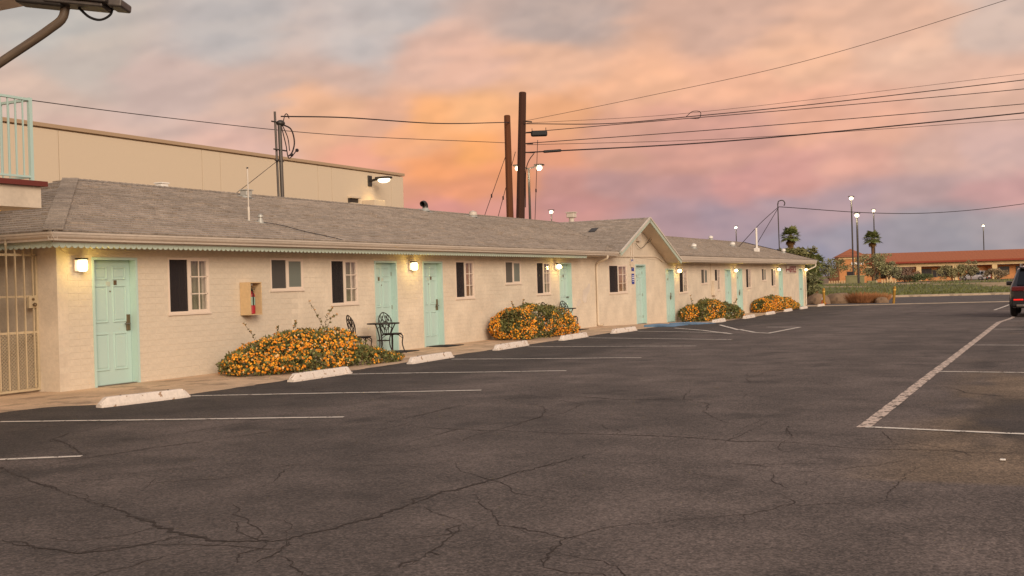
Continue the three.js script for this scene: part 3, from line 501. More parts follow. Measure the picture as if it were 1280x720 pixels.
// windows
const pleats = (w, h, seed, amp = 0.018) => { const n = 40, pos = [], uv = [], idx = []; for (let i = 0; i <= n; i++) { const t = i / n, x = amp * Math.sin(t * w * 62 + seed) + amp * 0.5 * Math.sin(t * w * 27 + seed * 2); for (const y of [0, h]) { pos.push(x, y, (0.5 - t) * w); uv.push(t * w, y); } if (i) { const k = i * 2; idx.push(k - 2, k, k - 1, k - 1, k, k + 1); } } const g = new THREE.BufferGeometry(); g.setAttribute('position', new THREE.Float32BufferAttribute(pos, 3)); g.setAttribute('uv', new THREE.Float32BufferAttribute(uv, 2)); g.setIndex(idx); g.computeVertexNormals(); return prep(g); };
OPEN.filter(o => o.kind !== 'door').forEach((o, i) => {
  const w = o.z0 - o.z1, h = o.y1 - o.y0, zc = (o.z0 + o.z1) / 2, F = 0.034, x0 = -0.075, x1 = 0.007;
  const win = new THREE.Group(); win.name = 'window'; win.position.set(3.1, o.y0, zc + 38); motel.add(win);
  const hw = w / 2;
  part('frame', [span(x0, x1, 0, F, -hw, hw), span(x0, x1, h - F, h, -hw, hw), span(x0, x1, F, h - F, hw - F, hw), span(x0, x1, F, h - F, -hw, -hw + F), span(x0 - 0.0, x1 + 0.018, -0.028, -0.001, -hw - 0.02, hw + 0.02)], M.vinyl, win);
  part('meeting_stile', span(-0.062, 0.004, F, h - F, -0.03, 0.03), M.vinyl, win);
  const a = hw - F, iw = a - 0.035, ih = h - 2 * F;     // each light: iw wide
  const mR = -(0.035 + a) / 2, mL = (0.035 + a) / 2;     // far light at -z (right in view), near light at +z
  // far (fixed) sash
  const sf = 0.022;
  part('sash', [span(-0.045, 0.0, F, F + sf, -a, -0.035), span(-0.045, 0.0, h - F - sf, h - F, -a, -0.035), span(-0.045, 0.0, F + sf, h - F - sf, -a, -a + sf), span(-0.045, 0.0, F + sf, h - F - sf, -0.035 - sf, -0.0352)], M.vinyl, win);
  part('pane', span(-0.016, -0.012, F + sf, h - F - sf, -a + sf, -0.035 - sf), o.kind === 'bath' ? M.frost : M.glass, win);
  const bars = (mid, x, m) => { const g = [span(x, x + 0.012, F, h - F, mid - 0.009, mid + 0.009)]; for (let k = 1; k < 3; k++) g.push(span(x + 0.0005, x + 0.0115, F + ih * k / 3 - 0.009, F + ih * k / 3 + 0.009, mid - iw / 2, mid - 0.0092), span(x + 0.0005, x + 0.0115, F + ih * k / 3 - 0.009, F + ih * k / 3 + 0.009, mid + 0.0092, mid + iw / 2)); return part('glazing_bars', g, m, win); };
  if (o.kind !== 'bath') bars(mR, -0.0115, M.vinyl);
  if (o.kind === 'both') { bars(mL, -0.04, M.darkSteel); part('pane', span(-0.052, -0.048, F, h - F, 0.035, a), M.glass, win); part('insect_screen', span(-0.012, -0.0105, F, h - F, 0.031, a), M.screenMesh || (M.screenMesh = std('#2e2728', 0.9, { transparent: true, opacity: 0.66 })), win); }
  else if (o.kind === 'grid') part('insect_screen', span(-0.012, -0.0105, F, h - F, 0.031, a), M.screenMesh || (M.screenMesh = std('#2e2728', 0.9, { transparent: true, opacity: 0.66 })), win);
  else part('insect_screen', span(-0.014, -0.011, F, h - F, 0.031, a), std(i % 2 ? '#4a4642' : '#5c564e', 0.85), win);
  if (o.kind !== 'bath' && (o.z0 > -41 || o.warm)) { part('curtain', pleats(iw + 0.06, h - 0.02, i, 0.02).translate(-0.16, 0.01, mR), o.warm ? M.curtainWarm : M.curtain, win); part('curtain', pleats(iw * 0.22, h - 0.02, i + 3, 0.02).translate(-0.15, 0.01, 0.06), M.curtain, win); }
  else if (o.kind === 'bath') part('pane', span(-0.062, -0.058, F, h - F, 0.035, a), M.frost, win);
});
// doors
let doorNo = 0;
OPEN.filter(o => o.kind === 'door').forEach((o, i) => {
  const w = o.z0 - o.z1, zc = (o.z0 + o.z1) / 2, b = gy(zc) + TW + 0.002, h = o.y1 - b, hw = w / 2, J = 0.04, rx = -0.125;
  const d = new THREE.Group(); d.name = 'door'; d.position.set(3.1, b, zc + 38); motel.add(d);
  part('frame', [span(-0.2, 0.014, 0, h - J, hw - J, hw), span(-0.2, 0.014, 0, h - J, -hw, -hw + J), span(-0.2, 0.014, h - J, h, -hw, hw), span(-0.2, -0.165, 0, h - J - 0.001, hw - J - 0.015, hw - J), span(-0.2, -0.165, 0, h - J - 0.001, -hw + J, -hw + J + 0.015)], M.teal, d);
  const sw = w - 2 * J - 0.008, sh = h - J - 0.012;
  const sl = part('door_leaf', rbox(0.044, sh, sw, 0.004, rx - 0.02, 0.008 + sh / 2, 0), M.teal, d);
  part('threshold', span(-0.2, -0.02, 0, 0.012, -hw + J, hw - J), M.steel, d);
  const pw = sw * 0.33, rows = [[0.10, 0.33], [0.40, 0.68], [0.735, 0.85], [0.885, 0.965]].slice(0, 4);
  for (const s of [1, -1]) for (const [a, c] of [[0.115, 0.415], [0.50, 0.80], [0.845, 0.95]]) {
    const ph = (c - a) * sh, cy = (a + c) / 2 * sh + 0.008, cz = s * sw * 0.225, x = rx + 0.006;
    const pg = [], m = 0.024; // raised moulding ring and field
    pg.push(rbox(0.022, m, pw, 0.006, x, cy + ph / 2 - m / 2, cz), rbox(0.022, m, pw, 0.006, x, cy - ph / 2 + m / 2, cz), rbox(0.0215, ph - 2 * m, m, 0.006, x, cy, cz + pw / 2 - m / 2), rbox(0.0215, ph - 2 * m, m, 0.006, x, cy, cz - pw / 2 + m / 2), rbox(0.009, ph - 0.09, pw - 0.09, 0.004, x, cy, cz));
    part('panel', pg, M.teal, d);
  }
  const hz = -o.handle * (sw / 2 - 0.07);
  if (o.hw) { part('lock_plate', rbox(0.03, 0.26, 0.075, 0.006, rx + 0.015, 0.98, hz), M.brass, d); part('handle', [tube([[rx + 0.03, 0.96, hz], [rx + 0.065, 0.96, hz], [rx + 0.068, 0.96, hz + o.handle * 0.05], [rx + 0.068, 0.958, hz + o.handle * 0.12]], 0.010, 14, 8)], M.steel, d); }
  else { part('handle', [cyl(0.03, 0.03, 0.012, 0, 0, 0).rotateZ(Math.PI / 2).translate(rx + 0.006, 0.98, hz), new THREE.SphereGeometry(0.028, 14, 10).translate(rx + 0.05, 0.98, hz), bar([rx, 0.98, hz], [rx + 0.05, 0.98, hz], 0.011)], M.steel, d); }
  part('room_plate', rbox(0.008, 0.075, 0.065, 0.003, rx + 0.006, sh * 0.825, -o.handle * sw * 0.13), M.brass, d);
  part('number_plate', rbox(0.006, 0.075, 0.09, 0.003, rx + 0.005, sh * 0.815, o.handle * 0.035), M.tealPale, d);
  for (const f of [0.12, 0.5, 0.88]) part('hinge', rbox(0.012, 0.09, 0.016, 0.003, rx + 0.006, sh * f, o.handle * (sw / 2 + 0.001)), M.brass, d);
  part('door_viewer', cyl(0.012, 0.012, 0.012).rotateZ(Math.PI / 2).translate(rx + 0.006, sh * 0.755, 0), M.brass, d);
});
// downspouts, conduits and other fixed fittings of the building
mp('downspout', [tube([[0.5, 2.28, -32.9], [0.5, 2.2, -32.9], [0.12, 2.06, -33.05], [0.06, 1.96, -33.09], [0.05, 1.6, -33.09]], 0.036, 30, 8), bar([0.05, 1.62, -33.09], [0.05, 0.12, -33.09], 0.036), tube([[0.05, 0.13, -33.09], [0.06, 0.09, -33.09], [0.22, 0.075, -33.09]], 0.036, 10, 8)], M.wallFlat);
mp('downspout', [tube([[0.5, 2.13, -64.75], [0.5, 2.0, -64.75], [0.3, 1.86, -64.5], [0.06, 1.7, -64.2], [0.05, 1.5, -64.15]], 0.036, 30, 8), bar([0.05, 1.52, -64.15], [0.05, -0.2, -64.15], 0.036)], M.trim);
mp('conduit', [bar([0.03, 2.27, -34.2], [0.03, 2.31, -38.6], 0.022), tube([[0.03, 2.31, -38.6], [0.03, 2.27, -39.0], [0.05, 2.12, -39.6]], 0.02, 12, 6)], M.wallFlat);
mp('conduit', [bar([0.03, 2.82, -36.5], [0.03, 2.1, -36.45], 0.02), bar([0.03, 2.6, -36.3], [0.03, 1.98, -36.2], 0.018)], M.fascia);
mp('conduit', [bar([0.02, 2.08, -45.75], [0.02, 1.2, -45.75], 0.018)], M.wallFlat);
mp('cable', [tube([[0.06, 2.75, -36.7], [0.1, 2.6, -36.95], [0.1, 2.62, -37.3], [0.12, 2.78, -37.65], [0.14, 2.95, -37.95], [0.14, 3.05, -38.1], [0.14, 3.0, -38.2], [0.12, 2.85, -38.0], [0.1, 2.78, -37.75]], 0.009, 50, 6)], M.iron);
mp('meter_box', [rbox(0.12, 0.3, 0.26, 0.01, 0.065, 2.98, -36.95), box(0.02, 0.05, 0.12, 0.13, 3.06, -36.95), box(0.02, 0.05, 0.12, 0.13, 2.95, -36.95)], M.fascia);
mp('junction_box', [rbox(0.08, 0.2, 0.14, 0.008, 0.042, 2.02, -36.35)], M.wallFlat);
mp('electric_cabinet', [rbox(0.14, 0.62, 0.42, 0.01, 0.072, 1.05, -46.02)], M.wallFlat);
mp('cable', [tube([[0.02, 2.18, -12.02], [0.03, 2.1, -12.14], [0.03, 2.09, -12.3], [0.05, 2.03, -12.38]], 0.008, 14, 5), tube([[0.03, 2.16, -12.6], [0.03, 2.145, -13.0], [0.03, 2.15, -14.0]], 0.006, 14, 5)], M.wallFlat);
mp('paint_patch', [zy([[-31.95, 0.9], [-32.0, 1.2], [-32.3, 1.28], [-32.5, 1.42], [-32.6, 1.38], [-32.56, 1.18], [-32.35, 1.05], [-32.25, 0.84], [-32.1, 0.8]], 0.007, 0.004), zy([[-31.5, 0.74], [-31.55, 0.86], [-31.75, 0.95], [-31.82, 0.85], [-31.65, 0.72]], 0.007, 0.004)], M.trim);

// ---------------------------------------------------------------- things fixed to the motel
function wallLamp(z, y, label, kind = 'jar', s = 1, cd = 0.3) {
  const t = thing('wall_lamp', label, 'lamp', [0.006, y, z], 0, 'lit lamps on the motel wall');
  part('back_plate', rbox(0.03, 0.19 * s, 0.17 * s, 0.006, 0.018, 0, 0), M.vinyl, t);
  part('cap', rbox(0.13 * s, 0.03, 0.16 * s, 0.006, 0.095, 0.105 * s, 0), M.darkSteel, t);
  part('stem', bar([0.03, 0.085 * s, 0], [0.1, 0.092 * s, 0], 0.012), M.darkSteel, t);
  if (kind === 'jar') part('glass_shade', new THREE.LatheGeometry([[0.0, -0.1], [0.045, -0.098], [0.064, -0.085], [0.074, -0.03], [0.075, 0.04], [0.066, 0.09], [0, 0.09]].map(p => new THREE.Vector2(p[0] * s, p[1] * s)), 20).scale(1, 1, 1.1).translate(0.11, 0, 0), M.lampGlow, t);
  else part('glass_shade', new THREE.SphereGeometry(0.085 * s, 18, 14).translate(0.12, 0, 0), M.lampGlow, t);
  pointLight(0.006 + 0.11 + 0.11 * s, y - 0.02, z, cd, '#ffdc6e', 2.5);
  return t;
}
wallLamp(-12.33, 1.93, 'lit frosted jar lamp on the corner side of the first turquoise door', 'jar', 0.95, 0.34);
wallLamp(-21.95, 1.93, 'lit jar lamp between the two turquoise doors beside the bistro set', 'jar', 0.95, 0.3);
wallLamp(-30.0, 1.93, 'lit round lamp by the door behind the second bistro set', 'globe', 0.9, 0.3);
wallLamp(-41.25, 1.78, 'lit round lamp just past the gable by a barred window', 'globe', 0.9, 0.3);
wallLamp(-49.3, 1.78, 'lit round lamp between the paired doors behind the green shrub', 'globe', 0.9, 0.3);
wallLamp(-57.5, 1.82, 'lit round lamp left of the red office lettering', 'globe', 0.9, 0.3);
wallLamp(-63.95, 1.8, 'lit lamp at the far end of the motel by the last door', 'globe', 0.9, 0.3);

{ // extinguisher in its open wooden cabinet
  const c = thing('extinguisher_cabinet', 'open fronted tan wooden cabinet on the wall holding a fire extinguisher', 'cabinet', [0.006, 1.03, -16.2]);
  const w = 0.32, h = 0.6, d = 0.24;
  part('side', span(0, d, 0.018, h - 0.018, w / 2 - 0.018, w / 2), M.ply || (M.ply = std('#e6c595', 0.75, { map: T.paint })), c);
  part('side', span(0, d, 0.018, h - 0.018, -w / 2, -w / 2 + 0.018), M.ply, c);
  part('top', span(0, d + 0.004, h - 0.018, h, -w / 2, w / 2), M.ply, c); part('bottom', span(0, d + 0.004, 0, 0.018, -w / 2, w / 2), M.ply, c); part('back', span(0, 0.012, 0.018, h - 0.018, -w / 2 + 0.018, w / 2 - 0.018), M.wallFlat, c);
  part('bulb', new THREE.SphereGeometry(0.022, 12, 8).translate(0.14, h - 0.045, 0.0), M.white, c);
  const e = thing('fire_extinguisher', 'red fire extinguisher with pale label inside the wooden wall cabinet', 'extinguisher', [0.006 + 0.12, 1.03 + 0.0185, -16.22]);
  part('cylinder', new THREE.LatheGeometry([[0, 0], [0.055, 0], [0.06, 0.012], [0.06, 0.33], [0.05, 0.37], [0.022, 0.395], [0.02, 0.42], [0, 0.42]].map(p => new THREE.Vector2(...p)), 22), M.red, e);
  part('label', new THREE.CylinderGeometry(0.0612, 0.0612, 0.15, 22, 1, true, 0.3, 2.6).translate(0, 0.235, 0), M.sage, e);
  part('valve', [cyl(0.018, 0.018, 0.05, 0, 0.44, 0), box(0.11, 0.012, 0.022, 0.03, 0.475, 0), box(0.1, 0.010, 0.02, 0.03, 0.45, 0)], M.darkSteel, e);
  part('hose', tube([[0.02, 0.44, 0.02], [0.07, 0.42, 0.05], [0.08, 0.3, 0.05], [0.07, 0.16, 0.04]], 0.010, 18, 6), M.black, e);
}
const font = await new FontLoader().loadAsync('fonts/droid/droid_sans_bold.typeface.json');
const text = (s, size, d) => { const g = new TextGeometry(s, { font, size, depth: d, curveSegments: 4, bevelEnabled: false }); g.computeBoundingBox(); const b = g.boundingBox; return g.translate(-(b.min.x + b.max.x) / 2, -(b.min.y + b.max.y) / 2, 0).rotateY(Math.PI / 2); };
{ // arrow and OFFICE in dark red
  const s = thing('office_sign', 'pale wall sign with dark red arrow and OFFICE lettering', 'sign', [0.006, 1.84, -60.7]);
  part('panel', rbox(0.02, 0.46, 2.6, 0.006, 0.012, 0, 0), M.trim, s);
  part('lettering', text('OFFICE', 0.34, 0.012).translate(0.022, -0.02, -0.35), M.officeRed || (M.officeRed = std('#7c1f33', 0.6)), s);
  part('arrow', [span(0.022, 0.034, -0.06, 0.0, 0.62, 1.15), zy([[0.62, -0.13], [0.62, 0.07], [0.48, -0.03]].reverse(), 0.034, 0.012), span(0.022, 0.034, -0.16, 0.14, 1.151, 1.22)], M.officeRed, s);
}
{ // blue accessible parking plates
  const t = thing('accessible_parking_sign', 'blue accessible parking plates stacked on the wall left of the gable door', 'sign', [0.006, 1.32, -36.45]);
  const blue = std('#2c3f94', 0.5);
  for (const [y, k] of [[0.47, 0], [0, 1]]) {
    const pl = part('plate', rbox(0.006, k ? 0.36 : 0.4, 0.24, 0.002, 0.006, y + 0.2, 0), blue, t);
    const w = std('#e8e6ea', 0.6), x = 0.0095;
    if (!k) part('symbol', [new THREE.SphereGeometry(0.024, 10, 8).scale(0.15, 1, 1).translate(x, y + 0.33, 0.02), span(x, x + 0.003, y + 0.2, y + 0.305, 0.008, 0.034), span(x, x + 0.003, y + 0.19, y + 0.215, -0.06, 0.03), span(x, x + 0.003, y + 0.1, y + 0.19, -0.07, -0.048), span(x, x + 0.0028, y + 0.25, y + 0.265, -0.04, 0.02), new THREE.TorusGeometry(0.066, 0.011, 6, 22, 4.4).rotateY(Math.PI / 2).scale(0.15, 1, 1).translate(x, y + 0.15, 0.012)], w, pl);
    else part('symbol', [span(x, x + 0.003, y + 0.3, y + 0.32, -0.09, 0.09), span(x, x + 0.003, y + 0.24, y + 0.27, -0.11, 0.11), span(x, x + 0.003, y + 0.17, y + 0.2, -0.1, 0.1), span(x, x + 0.003, y + 0.11, y + 0.13, -0.08, 0.08)], w, pl);
  }
}
single('paper_notice', 'white paper notice behind the first window past the gable', 'notice', [box(0.004, 0.24, 0.2, -0.058, 1.62, -42.3), box(0.004, 0.18, 0.16, -0.0585, 1.4, -42.27)], M.white);

// ---------------------------------------------------------------- wheel stops
function wheelStop(x0, z0, x1, z1, label) {
  const L = Math.hypot(x1 - x0, z1 - z0), cx = (x0 + x1) / 2, cz = (z0 + z1) / 2, t = Math.atan2(x1 - x0, z1 - z0);
  const b = 0.075, tp = 0.05, h = 0.125, e = 0.1, P = [];
  const ring = (z, s, hh) => [[-b * s, 0, z], [-b * s, 0.03, z], [-tp * s, hh - 0.015, z], [-tp * s + 0.012, hh, z], [tp * s - 0.012, hh, z], [tp * s, hh - 0.015, z], [b * s, 0.03, z], [b * s, 0, z]];
  const rings = [ring(-L / 2, 0.8, 0.045), ring(-L / 2 + e * 0.85, 0.97, h - 0.01), ring(-L / 2 + e * 1.15, 1, h)]; for (let k = 1; k < 8; k++) rings.push(ring(-L / 2 + e * 1.15 + (L - 2.3 * e) * k / 8, 1 + 0.04 * (hash(k, L * 1000, 4) - 0.5), h + 0.006 * (hash(k, L * 1000, 5) - 0.5))); rings.push(ring(L / 2 - e * 1.15, 1, h), ring(L / 2 - e * 0.85, 0.97, h - 0.01), ring(L / 2, 0.8, 0.045));
  const pos = [], q = (a, b2, c, d) => { for (const p of [a, b2, c, a, c, d]) pos.push(...p); };
  for (let i = 1; i < rings.length; i++) for (let k = 0; k < 8; k++) { const n = (k + 1) % 8; q(rings[i - 1][k], rings[i][k], rings[i][n], rings[i - 1][n]); }
  for (const r of [rings[0], rings[rings.length - 1]]) for (let k = 1; k < 7; k++) pos.push(...r[0], ...r[k], ...r[k + 1]);
  let g = new THREE.BufferGeometry(); g.setAttribute('position', new THREE.Float32BufferAttribute(pos, 3)); g.computeVertexNormals(); g = metre(g); const uv = g.attributes.uv; for (let i = 0; i < uv.count; i++) uv.setXY(i, uv.getX(i) + cz * 1.37, uv.getY(i) + cx);
  const o = thing('wheel_stop', label, 'wheel stop', [cx, gy(cz) + GL - 0.003, cz], t, 'white wheel stops along the walkway');
  part('bar', g, M.stop, o);
  for (const s of [-1, 1]) part('pin', cyl(0.012, 0.012, 0.012, 0, h + 0.003, s * (L / 2 - 0.32), 8), M.darkSteel, o);
}
[[2.5, -10.34, 2.72, -11.7, 'chipped white concrete wheel stop in front of the door nearest the gate'], [2.72, -13.95, 2.71, -15.55, 'white wheel stop in front of the large orange flowering shrub'], [2.65, -17.55, 2.57, -19.25, 'white wheel stop in front of the near bistro set'], [2.47, -21.3, 2.36, -23.1, 'white wheel stop in front of the twin windows before the second shrub'], [2.38, -24.95, 2.32, -26.7, 'white wheel stop in front of the second orange flowering shrub'], [2.45, -28.2, 2.46, -29.95, 'white wheel stop before the downspout and peeling wall patch'], [2.45, -37.6, 2.35, -39.4, 'white wheel stop between the blue painted kerb and the green shrub'], [1.98, -43.4, 1.9, -45.3, 'white wheel stop at the end of the green shrub'], [1.72, -48.1, 1.62, -49.9, 'white wheel stop between the green and the far orange shrub'], [1.45, -52.7, 1.36, -54.5, 'white wheel stop in front of the far orange shrub'], [1.25, -57.1, 1.17, -58.9, 'white wheel stop in front of the office door'], [1.05, -62.4, 1.0, -64.2, 'last white wheel stop beside the yellow bollard at the street']].forEach(a => wheelStop(...a));

// ---------------------------------------------------------------- flowering shrubs
const leafGeo = (() => { const g = new THREE.BufferGeometry(), p = [[0, 0, 0], [0.3, 0.12, 0.36], [0, 0.04, 0.5], [-0.3, 0.12, 0.36], [0, -0.12, 1.0]]; const t = [[0, 1, 2], [0, 2, 3], [2, 1, 4], [3, 2, 4]], a = []; for (const f of t) for (const i of f) a.push(...p[i]); g.setAttribute('position', new THREE.Float32BufferAttribute(a, 3)); g.computeVertexNormals(); return prep(g); })();
const flowerGeo = (() => { const gs = []; const r = rng(4); for (let k = 0; k < 11; k++) { const ph = k * 2.399, c = k / 11, y = 1 - 0.75 * c, rr = Math.sqrt(1 - y * y); const d = V(Math.cos(ph) * rr, y, Math.sin(ph) * rr); const g = new THREE.CircleGeometry(0.34, 5).scale(1, 1, 1); g.rotateZ(r() * 6); g.lookAt ? 0 : 0; g.applyQuaternion(new THREE.Quaternion().setFromUnitVectors(V(0, 0, 1), d.clone().add(V(r() - 0.5, r() - 0.5, r() - 0.5).multiplyScalar(0.5)).normalize())); g.translate(d.x * 0.62, d.y * 0.5, d.z * 0.62); gs.push(g); } return merge(gs); })();
M.leaf = std('#ffffff', 0.7); M.petal = std('#ffffff', 0.7);
function instanced(name, geo, m, list, parent) {
  const o = new THREE.InstancedMesh(geo, m, list.length), mt = new THREE.Matrix4(), c = new THREE.Color(); o.name = name; o.castShadow = o.receiveShadow = true; o.userData.kind = 'stuff';
  list.forEach((q, i) => { mt.compose(q.p, q.q, q.s.isVector3 ? q.s : V(q.s, q.s, q.s)); o.setMatrixAt(i, mt); o.setColorAt(i, c.setRGB(...q.c)); }); parent.add(o); return o;
}
const UP = V(0, 1, 0);
function shrub(label, pos, lobes, nLeaf, nFlower, seed, o = {}) {
  const r = rng(seed), t = thing('flowering_shrub', label, 'shrub', pos, 0, 'orange flowering shrubs along the motel wall'), leaves = [], flowers = [], rnd = () => { let v; do v = V(r() * 2 - 1, r() * 2 - 1, r() * 2 - 1); while (v.lengthSq() > 1); return v.normalize(); };
  for (const l of lobes.slice()) for (let k = 0; k < 6; k++) { const d = rnd(); d.y = Math.abs(d.y) * 0.8; lobes.push([l[0] + d.x * l[3] * 0.8, l[1] + d.y * l[4] * 0.82, l[2] + d.z * l[5] * 0.85, l[3] * (0.2 + 0.2 * r()), l[4] * (0.3 + 0.22 * r()), l[5] * (0.2 + 0.18 * r())]); }
  const vol = lobes.map(l => l[3] * l[4] + l[4] * l[5] + l[3] * l[5]), tot = vol.reduce((a, b) => a + b), pick = () => { let k = r() * tot, i = 0; while ((k -= vol[i]) > 0) i++; return lobes[Math.min(i, lobes.length - 1)]; };
  const inside = (p, me, lim) => lobes.some(l => l !== me && ((p.x - l[0]) / l[3]) ** 2 + ((p.y - l[1]) / l[4]) ** 2 + ((p.z - l[2]) / l[5]) ** 2 < lim);
  const orient = (d, w) => { const n = d.clone().multiplyScalar(w).add(rnd()).normalize(), q = new THREE.Quaternion().setFromUnitVectors(V(0, 0, 1), n); return q.multiply(new THREE.Quaternion().setFromAxisAngle(V(0, 0, 1), r() * 6.28)); };
  const ls = o.leaf || 0.068, fs = o.flower || 0.025, X0 = 0.03 - pos[0];
  let guard = 0;
  while (leaves.length < nLeaf && guard++ < nLeaf * 9) {
    const l = pick(), d = rnd(), rad = 1.03 - 0.55 * r() * r() + 0.34 * (fbm(d.x * 3 + l[0] * 3, d.z * 3 + d.y * 3, 3, seed) - 0.45), p = V(l[0] + d.x * l[3] * rad, l[1] + d.y * l[4] * rad, l[2] + d.z * l[5] * rad);
    if (p.y < 0.02 || p.x < X0 || inside(p, l, 0.5)) continue;
    const k = 0.45 + 1.0 * r(), y = r() < 0.2 ? 1.5 : 1; leaves.push({ p, q: orient(d, 0.9), s: ls * (0.6 + 0.7 * r()), c: [0.15 * k * y, 0.155 * k, 0.043 * k] });
  }
  guard = 0;
  while (flowers.length < nFlower && guard++ < nFlower * 12) {
    const l = pick(), d = rnd(), rad = 0.97 + 0.13 * r() + 0.34 * (fbm(d.x * 3 + l[0] * 3, d.z * 3 + d.y * 3, 3, seed) - 0.45), p = V(l[0] + d.x * l[3] * rad, l[1] + d.y * l[4] * rad, l[2] + d.z * l[5] * rad);
    if (p.y < 0.04 || p.x < X0 || inside(p, l, 0.85) || fbm(p.x * 2.2 + seed, p.y * 2.2 + p.z * 2.2, 4, seed + 7) < (o.bare || 0.36) + 0.12 + 0.16 * (p.y - 0.35) + 0.16 * (r() - 0.5)) continue;
    const n = d.clone().add(rnd().multiplyScalar(0.5)).normalize(), k = 0.75 + 0.5 * r(), y = r();
    flowers.push({ p, q: new THREE.Quaternion().setFromUnitVectors(UP, n).multiply(new THREE.Quaternion().setFromAxisAngle(UP, r() * 6)), s: fs * (0.55 + 1.0 * r()), c: y < 0.07 ? [0.9, 0.62, 0.28] : y < 0.5 ? [0.84 * k, 0.30 * k, 0.02] : [0.88 * k, 0.41 * k, 0.03] });
  }
  // woody stems, and the long sprigs that stand clear of the mass
  const stems = []; for (let k = 0; k < 14; k++) { const l = lobes[k % lobes.length], a = r() * 6.28; stems.push(tube([[l[0] * 0.8, -0.02, l[2] * 0.9], [l[0] + 0.2 * Math.cos(a) * l[3], l[4] * 0.5, l[2] + 0.25 * Math.sin(a) * l[5]], [l[0] + 0.55 * Math.cos(a) * l[3], l[1] + l[4] * 0.6, l[2] + 0.6 * Math.sin(a) * l[5]]], 0.007, 8, 5)); }
  for (const s of o.sprigs || []) {
    stems.push(tube(s, 0.0045, 12, 4)); const c = new THREE.CatmullRomCurve3(s.map(p => V(...p)));
    for (let k = 2; k <= 16; k++) { const p = c.getPoint(k / 16); leaves.push({ p, q: orient(V(0.3, 0.5, 0), 0.8), s: ls * (0.7 + 0.5 * r()), c: [0.15, 0.13, 0.045] }); if (k === 16 || k === 10) for (let j = 0; j < 2; j++) flowers.push({ p: p.clone().add(rnd().multiplyScalar(0.02)), q: new THREE.Quaternion(), s: fs, c: [0.6, 0.27, 0.04] }); }
  }
  part('stem', merge(stems), M.stem || (M.stem = std('#5a4630', 0.9)), t);
  instanced('leaves', leafGeo, M.leaf, leaves, t); instanced('blossoms', flowerGeo, M.petal, flowers, t);
}
shrub('large orange flowering shrub below the fire extinguisher cabinet', [0.9, TW, -16.5], [[0, 0.16, 1.15, 0.55, 0.24, 0.6], [0.1, 0.24, 0.75, 0.62, 0.32, 0.7], [0.1, 0.30, 0.15, 0.68, 0.36, 0.75], [0.3, 0.30, -0.5, 0.68, 0.36, 0.7], [0.6, 0.10, -1.15, 0.5, 0.2, 0.55], [0.72, 0.05, -1.6, 0.36, 0.14, 0.55], [-0.05, 0.36, -0.2, 0.5, 0.32, 0.6], [0.2, 0.12, 1.45, 0.38, 0.18, 0.42], [0.55, 0.16, 0.3, 0.5, 0.2, 1.1]], 11000, 3000, 11, { bare: 0.30, sprigs: [[[-0.3, 0.4, 0.75], [-0.35, 0.65, 0.8], [-0.4, 0.85, 0.95]], [[-0.2, 0.5, 0.25], [-0.2, 0.75, 0.3]], [[-0.2, 0.5, 0.1], [-0.1, 0.72, -0.05], [-0.1, 0.85, -0.1]], [[-0.3, 0.6, -1.3], [-0.35, 0.95, -1.1], [-0.4, 1.2, -0.95]], [[-0.3, 0.6, -1.3], [-0.3, 0.85, -1.5], [-0.35, 0.92, -1.75]], [[-0.3, 0.6, -1.25], [-0.35, 0.9, -1.45], [-0.35, 1.05, -1.6]]] });
shrub('rounded orange flowering shrub beside the second bistro set', [0.75, TW, -26.6], [[-0.05, 0.34, 0.7, 0.6, 0.42, 0.65], [0.1, 0.40, 0.0, 0.72, 0.44, 0.8], [0.2, 0.36, -0.7, 0.68, 0.42, 0.7], [0.35, 0.2, -1.1, 0.5, 0.28, 0.5], [0.1, 0.2, 1.0, 0.5, 0.3, 0.42], [-0.1, 0.52, -0.3, 0.48, 0.34, 0.8]], 9000, 2600, 12, { bare: 0.32, sprigs: [[[-0.2, 0.7, 0.5], [-0.2, 0.95, 0.6]], [[-0.1, 0.8, 0.1], [-0.1, 1.0, 0.15]]] });
shrub('leafy green shrub with sparse orange blossoms past the gable', [0.8, gy(-43.6) + TW, -42.9], [[-0.1, 0.28, 1.5, 0.55, 0.36, 1.0], [0.1, 0.36, 0.5, 0.62, 0.42, 1.1], [0.25, 0.28, -0.8, 0.6, 0.36, 1.0], [0.4, 0.16, -1.6, 0.45, 0.24, 0.7], [0, 0.4, -0.2, 0.45, 0.34, 1.0]], 7500, 1300, 13, { bare: 0.42, leaf: 0.085, flower: 0.03, sprigs: [[[-0.2, 0.6, 1.7], [-0.2, 1.0, 1.9]], [[0.3, 0.5, -2.2], [0.3, 0.75, -2.8]]] });
shrub('dense golden orange shrub in front of the far motel rooms', [0.55, gy(-54) + TW, -54.6], [[-0.1, 0.3, 1.9, 0.5, 0.34, 1.0], [0.0, 0.36, 0.5, 0.55, 0.38, 1.3], [0.1, 0.28, -1.2, 0.5, 0.32, 1.3], [0.15, 0.16, -2.5, 0.4, 0.22, 0.9]], 7000, 2600, 14, { bare: 0.3, leaf: 0.085, flower: 0.034 });

